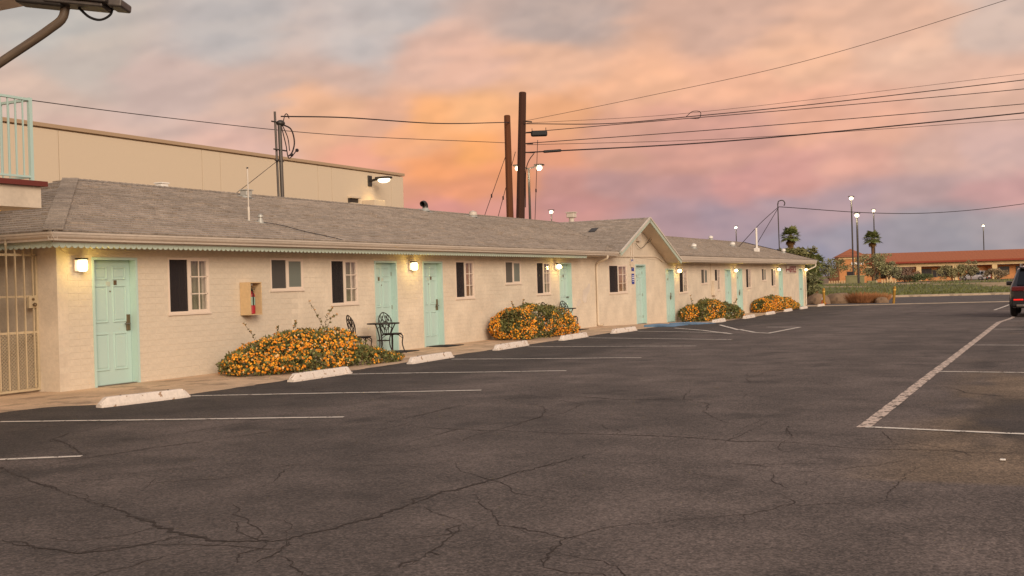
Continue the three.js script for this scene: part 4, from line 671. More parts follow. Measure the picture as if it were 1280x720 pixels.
// ---------------------------------------------------------------- bistro sets and mats
function makeChair(label, pos, turn) {
  const c = thing('bistro_chair', label, 'chair', pos, turn, 'dark cast metal bistro chairs');
  // seat faces +x; the back rises at -x
  const R = 0.0095;
  part('seat', [new THREE.CylinderGeometry(0.2, 0.2, 0.012, 28).translate(0, 0.43, 0), new THREE.TorusGeometry(0.2, 0.012, 6, 28).rotateX(Math.PI / 2).translate(0, 0.43, 0), new THREE.CylinderGeometry(0.165, 0.185, 0.02, 24, 1, true).translate(0, 0.415, 0)], M.iron, c);
  const bx = (h) => -0.175 - 0.10 * (h / 0.45) * (h / 0.45) * 0.9 - 0.03 * h;   // lean of the back at height h above the seat
  const B = (h, s) => [bx(h), 0.43 + h, s];
  part('back_frame', [tube([B(0, -0.10), B(0.12, -0.155), B(0.26, -0.185), B(0.38, -0.13), B(0.455, 0), B(0.38, 0.13), B(0.26, 0.185), B(0.12, 0.155), B(0, 0.10)], 0.0115, 48, 7)], M.iron, c);
  const vines = [tube([B(0, 0), B(0.15, 0.012), B(0.3, -0.012), B(0.45, 0)], 0.009, 20, 5)];
  for (const s of [-1, 1]) vines.push(tube([B(0.0, s * 0.05), B(0.1, s * 0.06), B(0.2, s * 0.12), B(0.3, s * 0.165)], 0.008, 16, 5), tube([B(0.06, 0), B(0.15, s * 0.07), B(0.27, s * 0.06), B(0.37, s * 0.13)], 0.007, 16, 5), tube([B(0.2, 0), B(0.3, s * 0.05), B(0.4, s * 0.1)], 0.007, 12, 5));
  part('back_tracery', vines, M.iron, c);
  const leaf = (h, s, a) => new THREE.SphereGeometry(0.028, 8, 6).scale(0.25, 1.3, 0.65).rotateX(a).translate(bx(h), 0.43 + h, s);
  part('back_leaves', [leaf(0.17, 0.09, -0.6), leaf(0.17, -0.09, 0.6), leaf(0.29, 0.1, -0.4), leaf(0.29, -0.1, 0.4), leaf(0.36, 0.05, -0.3), leaf(0.36, -0.05, 0.3), leaf(0.24, 0.03, -0.5), leaf(0.24, -0.03, 0.5), leaf(0.11, 0.05, -0.5), leaf(0.11, -0.05, 0.5)], M.iron, c);
  for (const sx of [-1, 1]) for (const sz of [-1, 1]) part('leg', [tube([[sx * 0.12, 0.425, sz * 0.12], [sx * 0.165, 0.38, sz * 0.155], [sx * 0.155, 0.22, sz * 0.15], [sx * 0.19, 0.06, sz * 0.175], [sx * 0.225, 0.008, sz * 0.2]], 0.0125, 18, 6), tube([[sx * 0.16, 0.33, sz * 0.155], [sx * 0.09, 0.395, sz * 0.1], [sx * 0.03, 0.41, sz * 0.05]], 0.008, 10, 5)], M.iron, c);
  return c;
}
function makeTable(label, pos) {
  const t = thing('bistro_table', label, 'table', pos, 0.4, 'round dark metal bistro tables');
  part('table_top', [new THREE.CylinderGeometry(0.33, 0.33, 0.012, 40).translate(0, 0.68, 0), new THREE.TorusGeometry(0.33, 0.014, 6, 40).rotateX(Math.PI / 2).translate(0, 0.675, 0)], M.iron, t);
  part('ring', [new THREE.TorusGeometry(0.13, 0.009, 6, 24).rotateX(Math.PI / 2).translate(0, 0.32, 0)], M.iron, t);
  for (let k = 0; k < 3; k++) { const a = k * 2.094, f = (r, y) => [Math.cos(a) * r, y, Math.sin(a) * r]; part('leg', [tube([f(0.25, 0.672), f(0.17, 0.5), f(0.125, 0.33), f(0.15, 0.15), f(0.25, 0.008)], 0.013, 20, 6), tube([f(0.2, 0.57), f(0.11, 0.62), f(0.05, 0.668)], 0.008, 10, 5)], M.iron, t); }
}
makeChair('dark cast metal bistro chair between the large shrub and the round table', [0.5, TW, -19.15], 1.0);
makeTable('round dark metal bistro table in front of the second turquoise door', [0.66, TW, -19.75]);
makeChair('dark ornate bistro chair with oval back at the near table by the door mat', [0.42, TW, -20.45], -0.28);
makeChair('dark bistro chair mostly hidden behind the rounded flowering shrub', [0.4, TW, -28.75], 1.0);
makeTable('round dark metal bistro table beside the rounded flowering shrub', [0.5, TW, -29.45]);
makeChair('dark ornate bistro chair at the far table beside the lamp lit door', [0.4, TW, -30.05], -0.28);
const mat = (x, z, label) => single('door_mat', label, 'mat', [rbox(0.5, 0.016, 0.8, 0.006, 0, 0.008, 0), box(0.4, 0.004, 0.68, 0, 0.017, 0)], M.rubber, [x, gy(z) + TW + 0.0005, z], 'dark mats at the motel doors');
mat(0.3, -20.95, 'dark rubber door mat beside the near bistro chair'); mat(0.3, -23.0, 'dark rubber door mat at the door right of the jar lamp'); mat(0.28, -30.75, 'dark rubber door mat at the door by the far bistro set');
{ // hose bib pipes near the office
  const t = thing('standpipe', 'yellow and dark standpipes by the wall before the last door', 'pipe', [0.15, gy(-60) + TW, -60.2]);
  part('pipe', [bar([0, 0, 0.3], [0, 0.62, 0.3], 0.03), bar([0, 0.6, 0.3], [0, 0.6, 1.1], 0.02)], std('#c79a4a', 0.6), t); part('valve', [bar([0.02, 0, -0.3], [0.02, 0.42, -0.3], 0.05), bar([0.02, 0.3, -0.5], [0.02, 0.3, -0.1], 0.035)], std('#4a2a22', 0.7), t);
}

// ---------------------------------------------------------------- security gate
{
  const t = thing('security_gate', 'cream painted metal security gate with spear points and mesh panel', 'gate', [-0.42, TW + 0.03, -11.45]);
  const z0 = -0.485, z1 = 0.485, H = 2.06, w = 0.035;   // hinge post stands against the motel's end wall
  part('gate_frame', [span(-w / 2, w / 2, 0, H - 0.04, z0, z0 + w), span(-w / 2, w / 2, 0, H - 0.04, z1 - w, z1), span(-w / 2, w / 2, 0, w, z0 + w, z1 - w), span(-w / 2, w / 2, H - w, H, z0 + w, z1 - w).translate(0, -0.005, 0), span(-w / 2, w / 2, 0.86, 0.86 + w, z0 + w, z1 - w), span(-w / 2, w / 2, 1.40, 1.40 + 0.03, z0 + w, z1 - w)], M.gatePaint, t);
  const n = 5; for (let k = 0; k <= n; k++) { const z = z0 + 0.1 + (z1 - z0 - 0.2) * k / n; part('picket', [box(0.02, H + 0.12 - 0.04, 0.02, 0.029, 0.04 + (H + 0.08) / 2, z), new THREE.ConeGeometry(0.022, 0.1, 4).rotateY(Math.PI / 4).translate(0.029, H + 0.17, z), new THREE.SphereGeometry(0.02, 8, 6).translate(0.029, H + 0.12, z)], M.gatePaint, t); }
  const me = []; for (let a = -0.9; a < 0.9 + 0.93; a += 0.052) for (const s of [1, -1]) { // expanded metal: two sets of slanting strands
    const pts = []; const c = (z, y) => [0, y, z]; let zA = z0 + 0.035, zB = z1 - 0.035, yA = 0.035, yB = 0.86; const k = 0.9 * s; // y = yA + (a) + k z
    let q0 = a - 0.45 * (s > 0 ? 1 : 1); const f = z => q0 + k * z + 0.45; let za = zA, zb = zB; const cut = y => (y - q0 - 0.45) / k; if (f(za) < yA) za = cut(yA); if (f(za) > yB) za = cut(yB); if (f(zb) < yA) zb = cut(yA); if (f(zb) > yB) zb = cut(yB); if (zb - za < 0.01 || za < zA - 1e-3 || zb > zB + 1e-3) continue; me.push(bar([s * 0.003, f(za), za], [s * 0.003, f(zb), zb], 0.0042, 4)); }
  part('mesh_panel', me, M.gatePaint, t).userData.kind = 'stuff';
  part('lock_box', rbox(0.06, 0.18, 0.13, 0.006, 0.015, 1.33, z0 + 0.12), M.gatePaint, t); part('handle', [new THREE.SphereGeometry(0.03, 14, 10).translate(0.085, 1.29, z0 + 0.12), bar([0.04, 1.29, z0 + 0.12], [0.08, 1.29, z0 + 0.12], 0.012), cyl(0.02, 0.02, 0.02).rotateZ(Math.PI / 2).translate(0.05, 1.37, z0 + 0.12)], M.brass, t);
}
// ---------------------------------------------------------------- two-storey wing beyond the gate
{
  const t = thing('two_storey_building', 'cream two storey wing with turquoise balcony railing over the gate', 'building', [-2, 0, -3]), tp = (n, g, m) => { const a = Array.isArray(g) ? merge(g) : prep(g); return part(n, a.translate(2, 0, 3), m, t); };
  tp('wall', [span(-6, -0.5, -0.4, 5.6, 6, -10.95)], M.wallFlat); tp('roof', [span(-6.3, 2.2, 5.61, 5.85, 6.3, -11.2)], M.fascia).userData = {};
  tp('balcony_slab', [span(-0.499, 1.94, 2.59, 2.86, 6, -10.03)], M.wallFlat);
  tp('slab_edging', [span(-0.499, 2.0, 2.861, 2.925, 6, -10.09)], M.redEdge);
  for (const z of [-6.5, -1, 4.5]) tp('post', [span(1.6, 1.72, 0, 2.59, z, z - 0.12)], M.teal);
  const y0 = 3.0, y1 = 3.98, X = 1.84, Z = -9.98;
  const rail = tp('railing', [span(X - 0.02, X + 0.02, y1 - 0.03, y1, 6, Z + 0.021), span(X - 0.015, X + 0.015, y0 - 0.025, y0, 6, Z + 0.021), span(-0.5, X - 0.021, y1 - 0.03, y1, Z - 0.02, Z + 0.02), span(-0.5, X - 0.021, y0 - 0.025, y0, Z - 0.015, Z + 0.015)], M.teal);
  const bg = box(0.016, y1 - y0 - 0.03, 0.016, 0, (y0 + y1 - 0.03) / 2, 0);
  for (let k = 1; k < 34; k++) part('baluster', bg, M.teal, rail, [X + 2, 0, Z + 0.11 * k + 3]);
  for (let k = 1; k < 17; k++) part('baluster', bg, M.teal, rail, [X - 0.13 * k + 2, 0, Z + 3]);
  for (const z of [Z, -7.6, -5.2, -2.8]) part('rail_post', box(0.045, y1 - 2.925 + 0.01, 0.045, 0, (y1 + 2.935) / 2, 0), M.teal, rail, [X + 2, 0, z + 3]);
}
// ---------------------------------------------------------------- floodlight on its arm
{
  const t = thing('area_light', 'grey floodlight on a bent pipe arm above the balcony', 'floodlight', [6.3, 0.04, -4.88]);
  const L = (x, y, z) => [x - 6.3, y - 0.04, z + 4.88];
  part('pole', [bar([0, 0, 0], [0, 2.62, 0], 0.05, 16), cyl(0.11, 0.11, 0.03, 0, 0.015, 0)], M.armPaint || (M.armPaint = std('#7b6a58', 0.6, { map: T.rust })), t);
  part('arm', tube([L(6.3, 2.5, -4.88), L(6.5, 2.62, -4.97), L(7.12, 3.05, -5.26), L(7.44, 3.27, -5.41), L(7.52, 3.34, -5.45), L(7.54, 3.42, -5.46), L(7.545, 3.5, -5.46)], 0.03, 60, 14), M.armPaint, t);
  const h = part('lamp_housing', [rbox(0.62, 0.05, 0.26, 0.012, 0, 0.045, 0), rbox(0.40, 0.03, 0.2, 0.01, 0.08, 0.007, 0), box(0.60, 0.012, 0.012, 0, 0.076, 0.11), box(0.60, 0.012, 0.012, 0, 0.076, -0.11), box(0.60, 0.012, 0.012, 0, 0.076, 0), rbox(0.10, 0.055, 0.2, 0.015, 0.36, 0.03, 0)], M.galv, t); h.position.set(...L(7.55, 3.43, -5.46)); h.rotation.set(0, 0.46, -0.13);
  const d = part('driver_box', [rbox(0.32, 0.05, 0.17, 0.02, -0.16, -0.005, 0)], M.darkSteel, t); d.position.copy(h.position); d.rotation.copy(h.rotation);
  const s = part('photocell', [rbox(0.10, 0.16, 0.09, 0.02, 0.27, 0.15, 0.0)], std('#d9b9a0', 0.5), t); s.position.copy(h.position); s.rotation.copy(h.rotation);
  part('cable', tube([L(7.62, 3.41, -5.5), L(7.68, 3.345, -5.54), L(7.75, 3.325, -5.57), L(7.81, 3.36, -5.6), L(7.82, 3.41, -5.61)], 0.009, 24, 6), M.black, t);
}
// ---------------------------------------------------------------- warehouse behind the motel
{
  const X = -16, t = thing('warehouse', 'tall tan tilt-up warehouse rising behind the motel roof', 'building', [X - 10, 0, -16]), tp = (n, g, m) => { const a = Array.isArray(g) ? merge(g) : prep(g); return part(n, a.translate(10 - X, 0, 16), m, t); };
  tp('core', span(X - 20, X - 0.03, -0.5, 7.0, 26, -47.1), M.tilt);
  const js = [26, 19.2, 12.4, 5.6, -1.2, -8, -16.8, -26.2, -32.95, -33.98, -40.28, -41.3, -46.2, -47.3];
  for (let i = 1; i < js.length; i++) tp('wall_panel', rbox(0.06, 7.4, js[i - 1] - js[i] - 0.03, 0.008, X - 0.0, 3.2 + 0.02, (js[i] + js[i - 1]) / 2), M.tilt);
  tp('end_panel', rbox(20, 7.4, 0.06, 0.008, X - 10.05, 3.22, -47.27), M.tilt);
  tp('coping', [rbox(0.30, 0.13, 73.4, 0.01, X - 0.05, 7.03, -10.65), rbox(20, 0.13, 0.3, 0.01, X - 10.3, 7.03, -47.2)], M.coping);
  const l = thing('wall_pack_light', 'lit arm mounted floodlight high on the tan warehouse wall', 'lamp', [X + 0.032, 6.42, -44.3]);
  part('bracket', [rbox(0.06, 0.5, 0.3, 0.01, 0.03, 0.1, 0), bar([0.04, 0.1, 0], [0.45, 0.16, 0], 0.06)], M.darkSteel, l);
  part('lamp_head', [rbox(0.75, 0.1, 0.4, 0.03, 0.8, 0.2, 0)], M.darkSteel, l); part('lens', new THREE.SphereGeometry(0.26, 16, 10).scale(1.25, 0.55, 0.7).translate(0.82, 0.1, 0), M.lampFar, l);
  const sp = new THREE.SpotLight('#ffd98a', 1.7, 0, 1.05, 0.6, 2); sp.position.set(X + 0.85, 6.3, -44.3); sp.target.position.set(X + 0.2, 3, -44.2); sp.castShadow = true; sp.shadow.radius = 4; scene.add(sp, sp.target);
  const v = thing('wall_vent', 'small tan louvred vent on the warehouse wall under the floodlight', 'vent', [X + 0.032, 5.3, -42.85]); part('hood', [rbox(0.25, 0.1, 0.75, 0.02, 0.125, 0.36, 0), rbox(0.25, 0.1, 0.75, 0.02, 0.125, 0.05, 0)], M.tilt, v); part('grille', box(0.08, 0.25, 0.7, 0.045, 0.2, 0), M.darkSteel, v);
  const v2 = thing('wall_unit', 'boxy tan wall unit on the warehouse right of the louvred vent', 'vent', [X + 0.032, 4.95, -44.1]); part('casing', rbox(0.7, 0.62, 0.9, 0.02, 0.351, 0.31, 0), M.tilt, v2); part('grille', [box(0.5, 0.4, 0.012, 0.36, 0.31, -0.457)], M.galv, v2);
}
// ---------------------------------------------------------------- poles, masts, wires
function pole(label, x, z, top, r0, r1, m, lean = [0, 0]) { const t = thing('utility_pole', label, 'utility pole', [x, -0.4, z], 0, 'wooden utility poles behind the motel'); const h = top + 0.4; part('shaft', new THREE.LatheGeometry([[0, 0], [r0, 0], [r0 * 0.97, h * 0.3], [(r0 + r1) / 2, h * 0.6], [r1, h - 0.03], [r1 * 0.8, h], [0, h]].map(p => new THREE.Vector2(...p)), 18), m, t); t.rotation.set(lean[0], 0, lean[1]); return t; }
const pA = pole('shorter orange brown wooden utility pole behind the motel ridge', -8.0, -43.1, 8.73, 0.165, 0.135, M.woodPole);
const pB = pole('taller dark brown leaning wooden utility pole behind the motel ridge', -8.05, -43.7, 9.84, 0.20, 0.16, M.woodPoleDark, [-0.035, -0.035]);
part('insulator_bracket', [bar([0.15, 8.95, 0], [0.45, 8.92, -0.05], 0.03), bar([0.15, 8.45, 0], [0.6, 8.45, -0.1], 0.025), bar([0.15, 7.98, 0], [0.5, 7.98, -0.1], 0.03), bar([0.15, 7.6, 0], [0.6, 7.58, -0.1], 0.03)], M.darkSteel, pB);
part('drop_cable', tube([[0.5, 7.55, -0.2], [0.35, 7.3, -0.1], [0.25, 6.9, 0], [0.24, 5.2, 0]], 0.02, 20, 6), M.wire, pB);
function wire(label, pts, r = 0.014) { return single('overhead_wire', label, 'wire', tube(pts, r, 60, 5), M.wire, undefined, 'overhead wires'); }
const pt = [-7.55, 0, -43.9];
wire('thin overhead wire climbing steeply from the tall pole', [[-7.6, 8.51, -43.8], [-1.79, 8.80, -42.65], [4.85, 9.27, -41.51], [11.89, 10.13, -39.45], [20, 11.4, -37]], 0.009);
wire('twisted overhead cable with a loop leaving the taller pole', [[-7.6, 8.42, -43.9], [-4.43, 8.36, -45.80], [-0.98, 8.58, -47.53], [2.88, 9.05, -50.59], [11.84, 9.91, -55.08], [21, 10.9, -60]], 0.02);
wire('overhead cable slung just below the looped twisted cable', [[-7.5, 8.04, -43.9], [-3.18, 8.37, -46.43], [2.88, 8.90, -50.58], [11.83, 9.51, -55.08], [21, 10.3, -60]], 0.017);
wire('overhead cable below the dark splice box', [[-7.5, 7.56, -43.9], [-0.34, 8.10, -48.97], [11.82, 8.84, -55.07], [21, 9.5, -60]], 0.018);
wire('thick lowest overhead cable carrying the splice sleeve', [[-7.45, 7.16, -43.9], [-0.35, 7.55, -48.96], [11.81, 8.44, -55.06], [21, 9.3, -60]], 0.03);
wire('thin overhead wire under the thick lowest cable', [[-7.5, 7.5, -43.95], [-0.35, 7.66, -48.9], [11.80, 8.16, -55.0], [21, 8.7, -60]], 0.011);
wire('faint overhead wire above the twisted cable', [[-7.5, 8.45, -44], [-2.41, 9.2, -50.53], [11.68, 10.9, -59.60], [21, 12.0, -65.5]], 0.009);
wire('short loop of slack cable on the twisted overhead cable', [[-1.35, 8.56, -47.3], [-1.1, 8.78, -47.45], [-0.8, 8.74, -47.6], [-0.85, 8.5, -47.6], [-1.2, 8.48, -47.4]], 0.016);
wire('service cable running from the steel mast to the shorter pole', [[-5.55, 6.20, -24.5], [-6.3, 6.72, -28.5], [-7.0, 7.40, -35.4], [-7.85, 8.40, -43.0]], 0.02);
wire('thin wire passing above the balcony to the wooden poles', [[-8.0, 5.9, -10], [-9.0, 6.25, -17.99], [-10.2, 6.66, -24.94], [-10.0, 6.98, -32.77], [-8.07, 7.54, -43.0]], 0.012);
{ const t = thing('splice_case', 'dark rounded splice box on the cable beside the tall pole', 'splice case', [-7.0, 7.84, -44.15], 0.45); part('case', rbox(0.72, 0.26, 0.2, 0.08, 0, 0.13, 0), M.black, t); part('hanger', [bar([-0.3, 0.25, 0], [-0.3, 0.36, 0], 0.015), bar([0.3, 0.25, 0], [0.3, 0.38, 0], 0.015)], M.darkSteel, t);
  single('splice_sleeve', 'long dark splice sleeve on the thick lowest cable', 'splice case', new THREE.CapsuleGeometry(0.06, 0.7, 6, 12).rotateZ(Math.PI / 2 + 0.06).rotateY(0.62), M.black, [-6.55, 7.205, -44.5]); }
for (const [a, b, l] of [[[-8.1, 7.3, -43.3], [-9.6, 0, -40.2], 'guy wire slanting left from the shorter pole'], [[-7.9, 7.2, -43.6], [-9.2, 0, -41.5], 'guy wire slanting left between the wooden poles'], [[-7.6, 7.5, -44.0], [-8.3, 0, -44.7], 'guy wire slanting down right of the taller pole'], [[-7.1, 7.7, -44.2], [-8.2, 0, -45.4], 'outer guy wire slanting down right of the taller pole']]) { const t = thing('guy_wire', l, 'guy wire', b, 0, 'guy wires of the utility poles'); part('strand', bar([0, 0, 0], [a[0] - b[0], a[1] - b[1], a[2] - b[2]], 0.014, 5), M.wire, t); const m = V(a[0] - b[0], a[1] - b[1], a[2] - b[2]).multiplyScalar(0.72); part('strain_insulator', new THREE.CapsuleGeometry(0.035, 0.1, 4, 8).translate(m.x, m.y, m.z), M.wire, t); }
{ // service mast
  const t = thing('service_mast', 'steel service mast with conduit and looped cables behind the motel roof', 'mast', [-5.4, 0, -24.25]);
  part('conduit', bar([0, 0, 0.06], [-0.08, 6.28, 0.11], 0.032, 10), M.galv, t); part('pipe', bar([0.02, 0, -0.05], [-0.02, 5.95, -0.0], 0.052, 12), M.galv, t);
  part('weatherhead', new THREE.SphereGeometry(0.11, 14, 10).scale(1, 0.8, 1.2).translate(-0.02, 5.98, -0.05), M.darkSteel, t);
  part('clamp', [bar([-0.06, 6.0, 0.28], [-0.06, 6.0, -0.15], 0.02), bar([0, 5.25, 0.3], [0, 5.25, -0.25], 0.02), bar([0, 4.95, 0.25], [0, 4.95, -0.1], 0.02)], M.darkSteel, t);
  part('drip_loop', [tube([[0, 5.95, -0.12], [0.05, 5.85, -0.4], [0.06, 5.5, -0.52], [0.05, 5.2, -0.4], [0.04, 5.1, -0.25]], 0.02, 24, 6), tube([[0, 5.93, -0.1], [0.05, 5.6, -0.25], [0.06, 5.25, -0.3]], 0.014, 18, 6), tube([[0, 5.9, -0.05], [0.08, 5.4, -0.12], [0.06, 5.05, -0.25], [0.05, 5.15, -0.45], [0.05, 5.3, -0.62]], 0.014, 24, 6), new THREE.SphereGeometry(0.05, 8, 6).translate(0.05, 5.3, -0.64), new THREE.SphereGeometry(0.05, 8, 6).translate(0.05, 5.15, -0.4)], M.wire, t);
  wire('thin guy wire slanting down from the steel mast', [[-5.4, 4.95, -24.1], [-5.2, 4.2, -22.6], [-4.9, 3.0, -20.2], [-4.7, 2.9, -20]], 0.008);
  wire('curled cable tail at the top of the steel mast', [[-5.42, 6.0, -24.4], [-5.45, 6.25, -24.55], [-5.5, 6.28, -24.7], [-5.6, 6.2, -24.9]], 0.014);
}
{ // mast over the office, with its drops
  const t = thing('service_mast', 'slim service mast above the office end of the motel', 'mast', [-1.4, 2.9, -64.2]); part('pipe', bar([0, 0, 0], [-0.02, 2.75, 0], 0.03, 10), M.darkSteel, t); part('weatherhead', tube([[0, 2.7, 0], [0.02, 2.85, 0], [0.25, 2.9, -0.1], [0.35, 2.75, -0.15], [0.3, 2.6, -0.15]], 0.03, 16, 6), M.darkSteel, t);
  wire('service drop crossing the street to the office mast', [[-1.37, 5.45, -64.3], [2.90, 5.15, -70.95], [6.27, 5.28, -76.88], [10.77, 5.85, -82.49], [30, 9.5, -105]], 0.022);
  wire('cable slanting left from the office mast over the far roof', [[-1.4, 5.45, -64.3], [-1.5, 4.4, -60.5], [-1.60, 3.05, -56.3]], 0.018); wire('second cable slanting down from the office mast to the roof pipe', [[-1.4, 5.42, -64.3], [-1.45, 4.2, -61.6], [-1.51, 3.0, -59.0]], 0.018);
}
// roof vents and pipes: standing on the roof plane
const roofY = (x, z) => { const far = z < -39, b = far ? FY : RY, s = far ? (FRIDGE - FY) / 3.55 : RS; return b + (x < -3.1 ? (x + 6.65) : (E - x)) * s; };
function vent(label, x, z, h, r, kind, m = M.white) {
  const t = thing('roof_vent', label, 'roof vent', [x, roofY(x, z) - 0.02, z], 0, 'vents and pipes on the motel roof');
  part('flashing', [new THREE.CylinderGeometry(r * 1.05, r * 1.9, 0.1, 16, 1, true).translate(0, 0.07, 0), box(r * 4.4, 0.012, r * 4.4).rotateZ(-Math.atan(RS) * (x < -3.1 ? -1 : 1)).translate(0, 0.036, 0)], M.galvLight || (M.galvLight = std('#b5b3aa', 0.5, { metalness: 0.3 })), t);
  part('pipe', bar([0, 0, 0], [0, h, 0], r, 14), m, t);
  if (kind === 'cap') part('cap', [new THREE.CylinderGeometry(r * 1.5, r * 1.7, r * 1.3, 18).translate(0, h, 0), new THREE.ConeGeometry(r * 1.7, r * 0.6, 18).translate(0, h + r * 0.95, 0)], m, t);
  if (kind === 'box') part('hood', [rbox(r * 3, r * 1.8, r * 3, r * 0.3, 0, h, 0), rbox(r * 3.5, r * 0.4, r * 3.5, r * 0.1, 0, h + r * 1.1, 0)], m, t);
  if (kind === 'elbow') part('cap', tube([[0, h - 0.02, 0], [0, h + r, 0], [0.0, h + r * 1.6, r * 0.9], [0, h + r * 1.3, r * 2.2]], r * 1.1, 14, 12), m, t);
  return t;
}
vent('pale boxy vent on the near ridge before the warehouse joint', -3.3, -17.6, 0.12, 0.065, 'box', M.galvLight); vent('pale boxy vent behind the tall white roof pipe', -2.75, -19.6, 0.12, 0.065, 'box', M.galvLight);
{ const t = vent('tall slim white pipe standing on the near roof slope', -0.7, -17.2, 1.05, 0.014, 'none', M.trim); part('lower_sleeve', bar([0, 0, 0], [0, 0.3, 0], 0.024, 12), M.trim, t); part('tip', new THREE.SphereGeometry(0.02, 10, 8).translate(0, 1.06, 0), M.darkSteel, t); }
vent('short pale vent stub at the foot of the slim white pipe', -0.62, -17.45, 0.16, 0.035, 'cap', M.galvLight);
single('roof_cable', 'black cable lying down the shingles from the slim white pipe', 'cable', tube([[-0.6, roofY(-0.6, -17) + 0.03, -17.45], [-0.35, roofY(-0.35, -17) + 0.05, -17.75], [-0.05, roofY(-0.05, -17) + 0.03, -18.1], [0.3, roofY(0.3, -17) + 0.03, -18.55], [0.43, roofY(0.43, -17) + 0.02, -18.7]], 0.007, 30, 5), M.black);
vent('dark capped elbow vent on the ridge right of the warehouse', -3.0, -27.7, 0.12, 0.075, 'elbow', M.darkSteel); vent('short tilted pale vent below the ridge before the wooden poles', -2.75, -30.1, 0.13, 0.075, 'cap', M.trim);
vent('square cream flue standing on the ridge before the gable', -3.3, -38.9, 0.42, 0.10, 'box', M.trim);
vent('white vent stub near the eave just past the gable', -0.8, -46.1, 0.16, 0.07, 'cap'); vent('white vent stub high on the far roof slope', -1.8, -55.8, 0.16, 0.08, 'cap'); vent('white vent near the far hip corner of the roof', -0.8, -62.6, 0.2, 0.07, 'cap'); vent('white capped vent on the far ridge', -3.1, -56.4, 0.16, 0.07, 'cap');
vent('white vent on the far slope beside the gable', -1.3, -41.6, 0.16, 0.07, 'cap');
{ const t = vent('tall white pipe with square base on the far roof slope', -0.8, -56.7, 1.25, 0.05, 'none'); part('collar', rbox(0.25, 0.2, 0.25, 0.02, 0, 0.12, 0), M.white, t); }
{ const t = thing('roof_vent', 'flat dark louvre vent lying on the gable roof', 'roof vent', [-1.15, 3.22, -35.8], 0, 'vents and pipes on the motel roof'); const g = rbox(0.26, 0.04, 0.36, 0.015, 0, 0.015, 0).rotateX(Math.atan(GS)); part('louvre', g, M.darkSteel, t); }
// small flat metal straps nailed on the shingles
// ---------------------------------------------------------------- lamp posts in the distance
function lampPost(label, x, z, top, heads = 1, cd0 = 60, r = 0.09, base = -0.4) {
  const t = thing('lamp_post', label, 'lamp post', [x, base, z], 0, 'lit parking lot lamp posts'); const h = top - base;
  part('pole', new THREE.CylinderGeometry(r * 0.75, r, h - 0.3, 10).translate(0, (h - 0.3) / 2, 0), M.darkSteel, t); part('footing', cyl(0.3, 0.3, 0.7, 0, 0.35, 0), M.kerb, t);
  for (let k = 0; k < heads; k++) { const s = heads === 1 ? 0 : (k ? 0.75 : -0.75), zz = heads === 1 ? 0 : (k ? -0.4 : 0.4);
    part('lamp_head', [rbox(0.7, 0.12, 0.6, 0.05, s, h + 0.04, zz), ...(heads > 1 ? [bar([0, h - 0.25, 0], [s, h, zz], 0.05)] : [bar([0, h - 0.4, 0], [0, h, 0], r * 0.7)])], M.darkSteel, t);
    part('lens', new THREE.SphereGeometry(0.25, 14, 10).scale(1, 0.9, 0.85).translate(s, h - 0.2, zz), M.lampFar, t);
    pointLight(x + s, top - 0.75, z + zz + 0.9, 7, '#fff0cc', 8); }
}
lampPost('twin headed lit lamp post beside the wooden utility poles', -25.3, -81.2, 10.95, 2, 45, 0.12);
lampPost('small lit lamp post just right of the wooden poles', -46.6, -132.06, 10.88, 1, 60, 0.1); lampPost('distant lit lamp post above the far motel roof', -42.7, -206.7, 11.1, 1, 60, 0.11);
lampPost('tall lit lamp post in front of the red roofed tower', -10.97, -144.3, 11.16, 1, 60, 0.11); lampPost('shorter lit lamp post rising from the utility cabinet', -8.69, -134.3, 8.5, 1, 50, 0.14); lampPost('lit lamp post behind the round headed fan palm', -16.41, -197.5, 12.35, 1, 60, 0.12); lampPost('lit lamp post standing behind the long red roof', -4.81, -281.65, 12.1, 1, 60, 0.14);

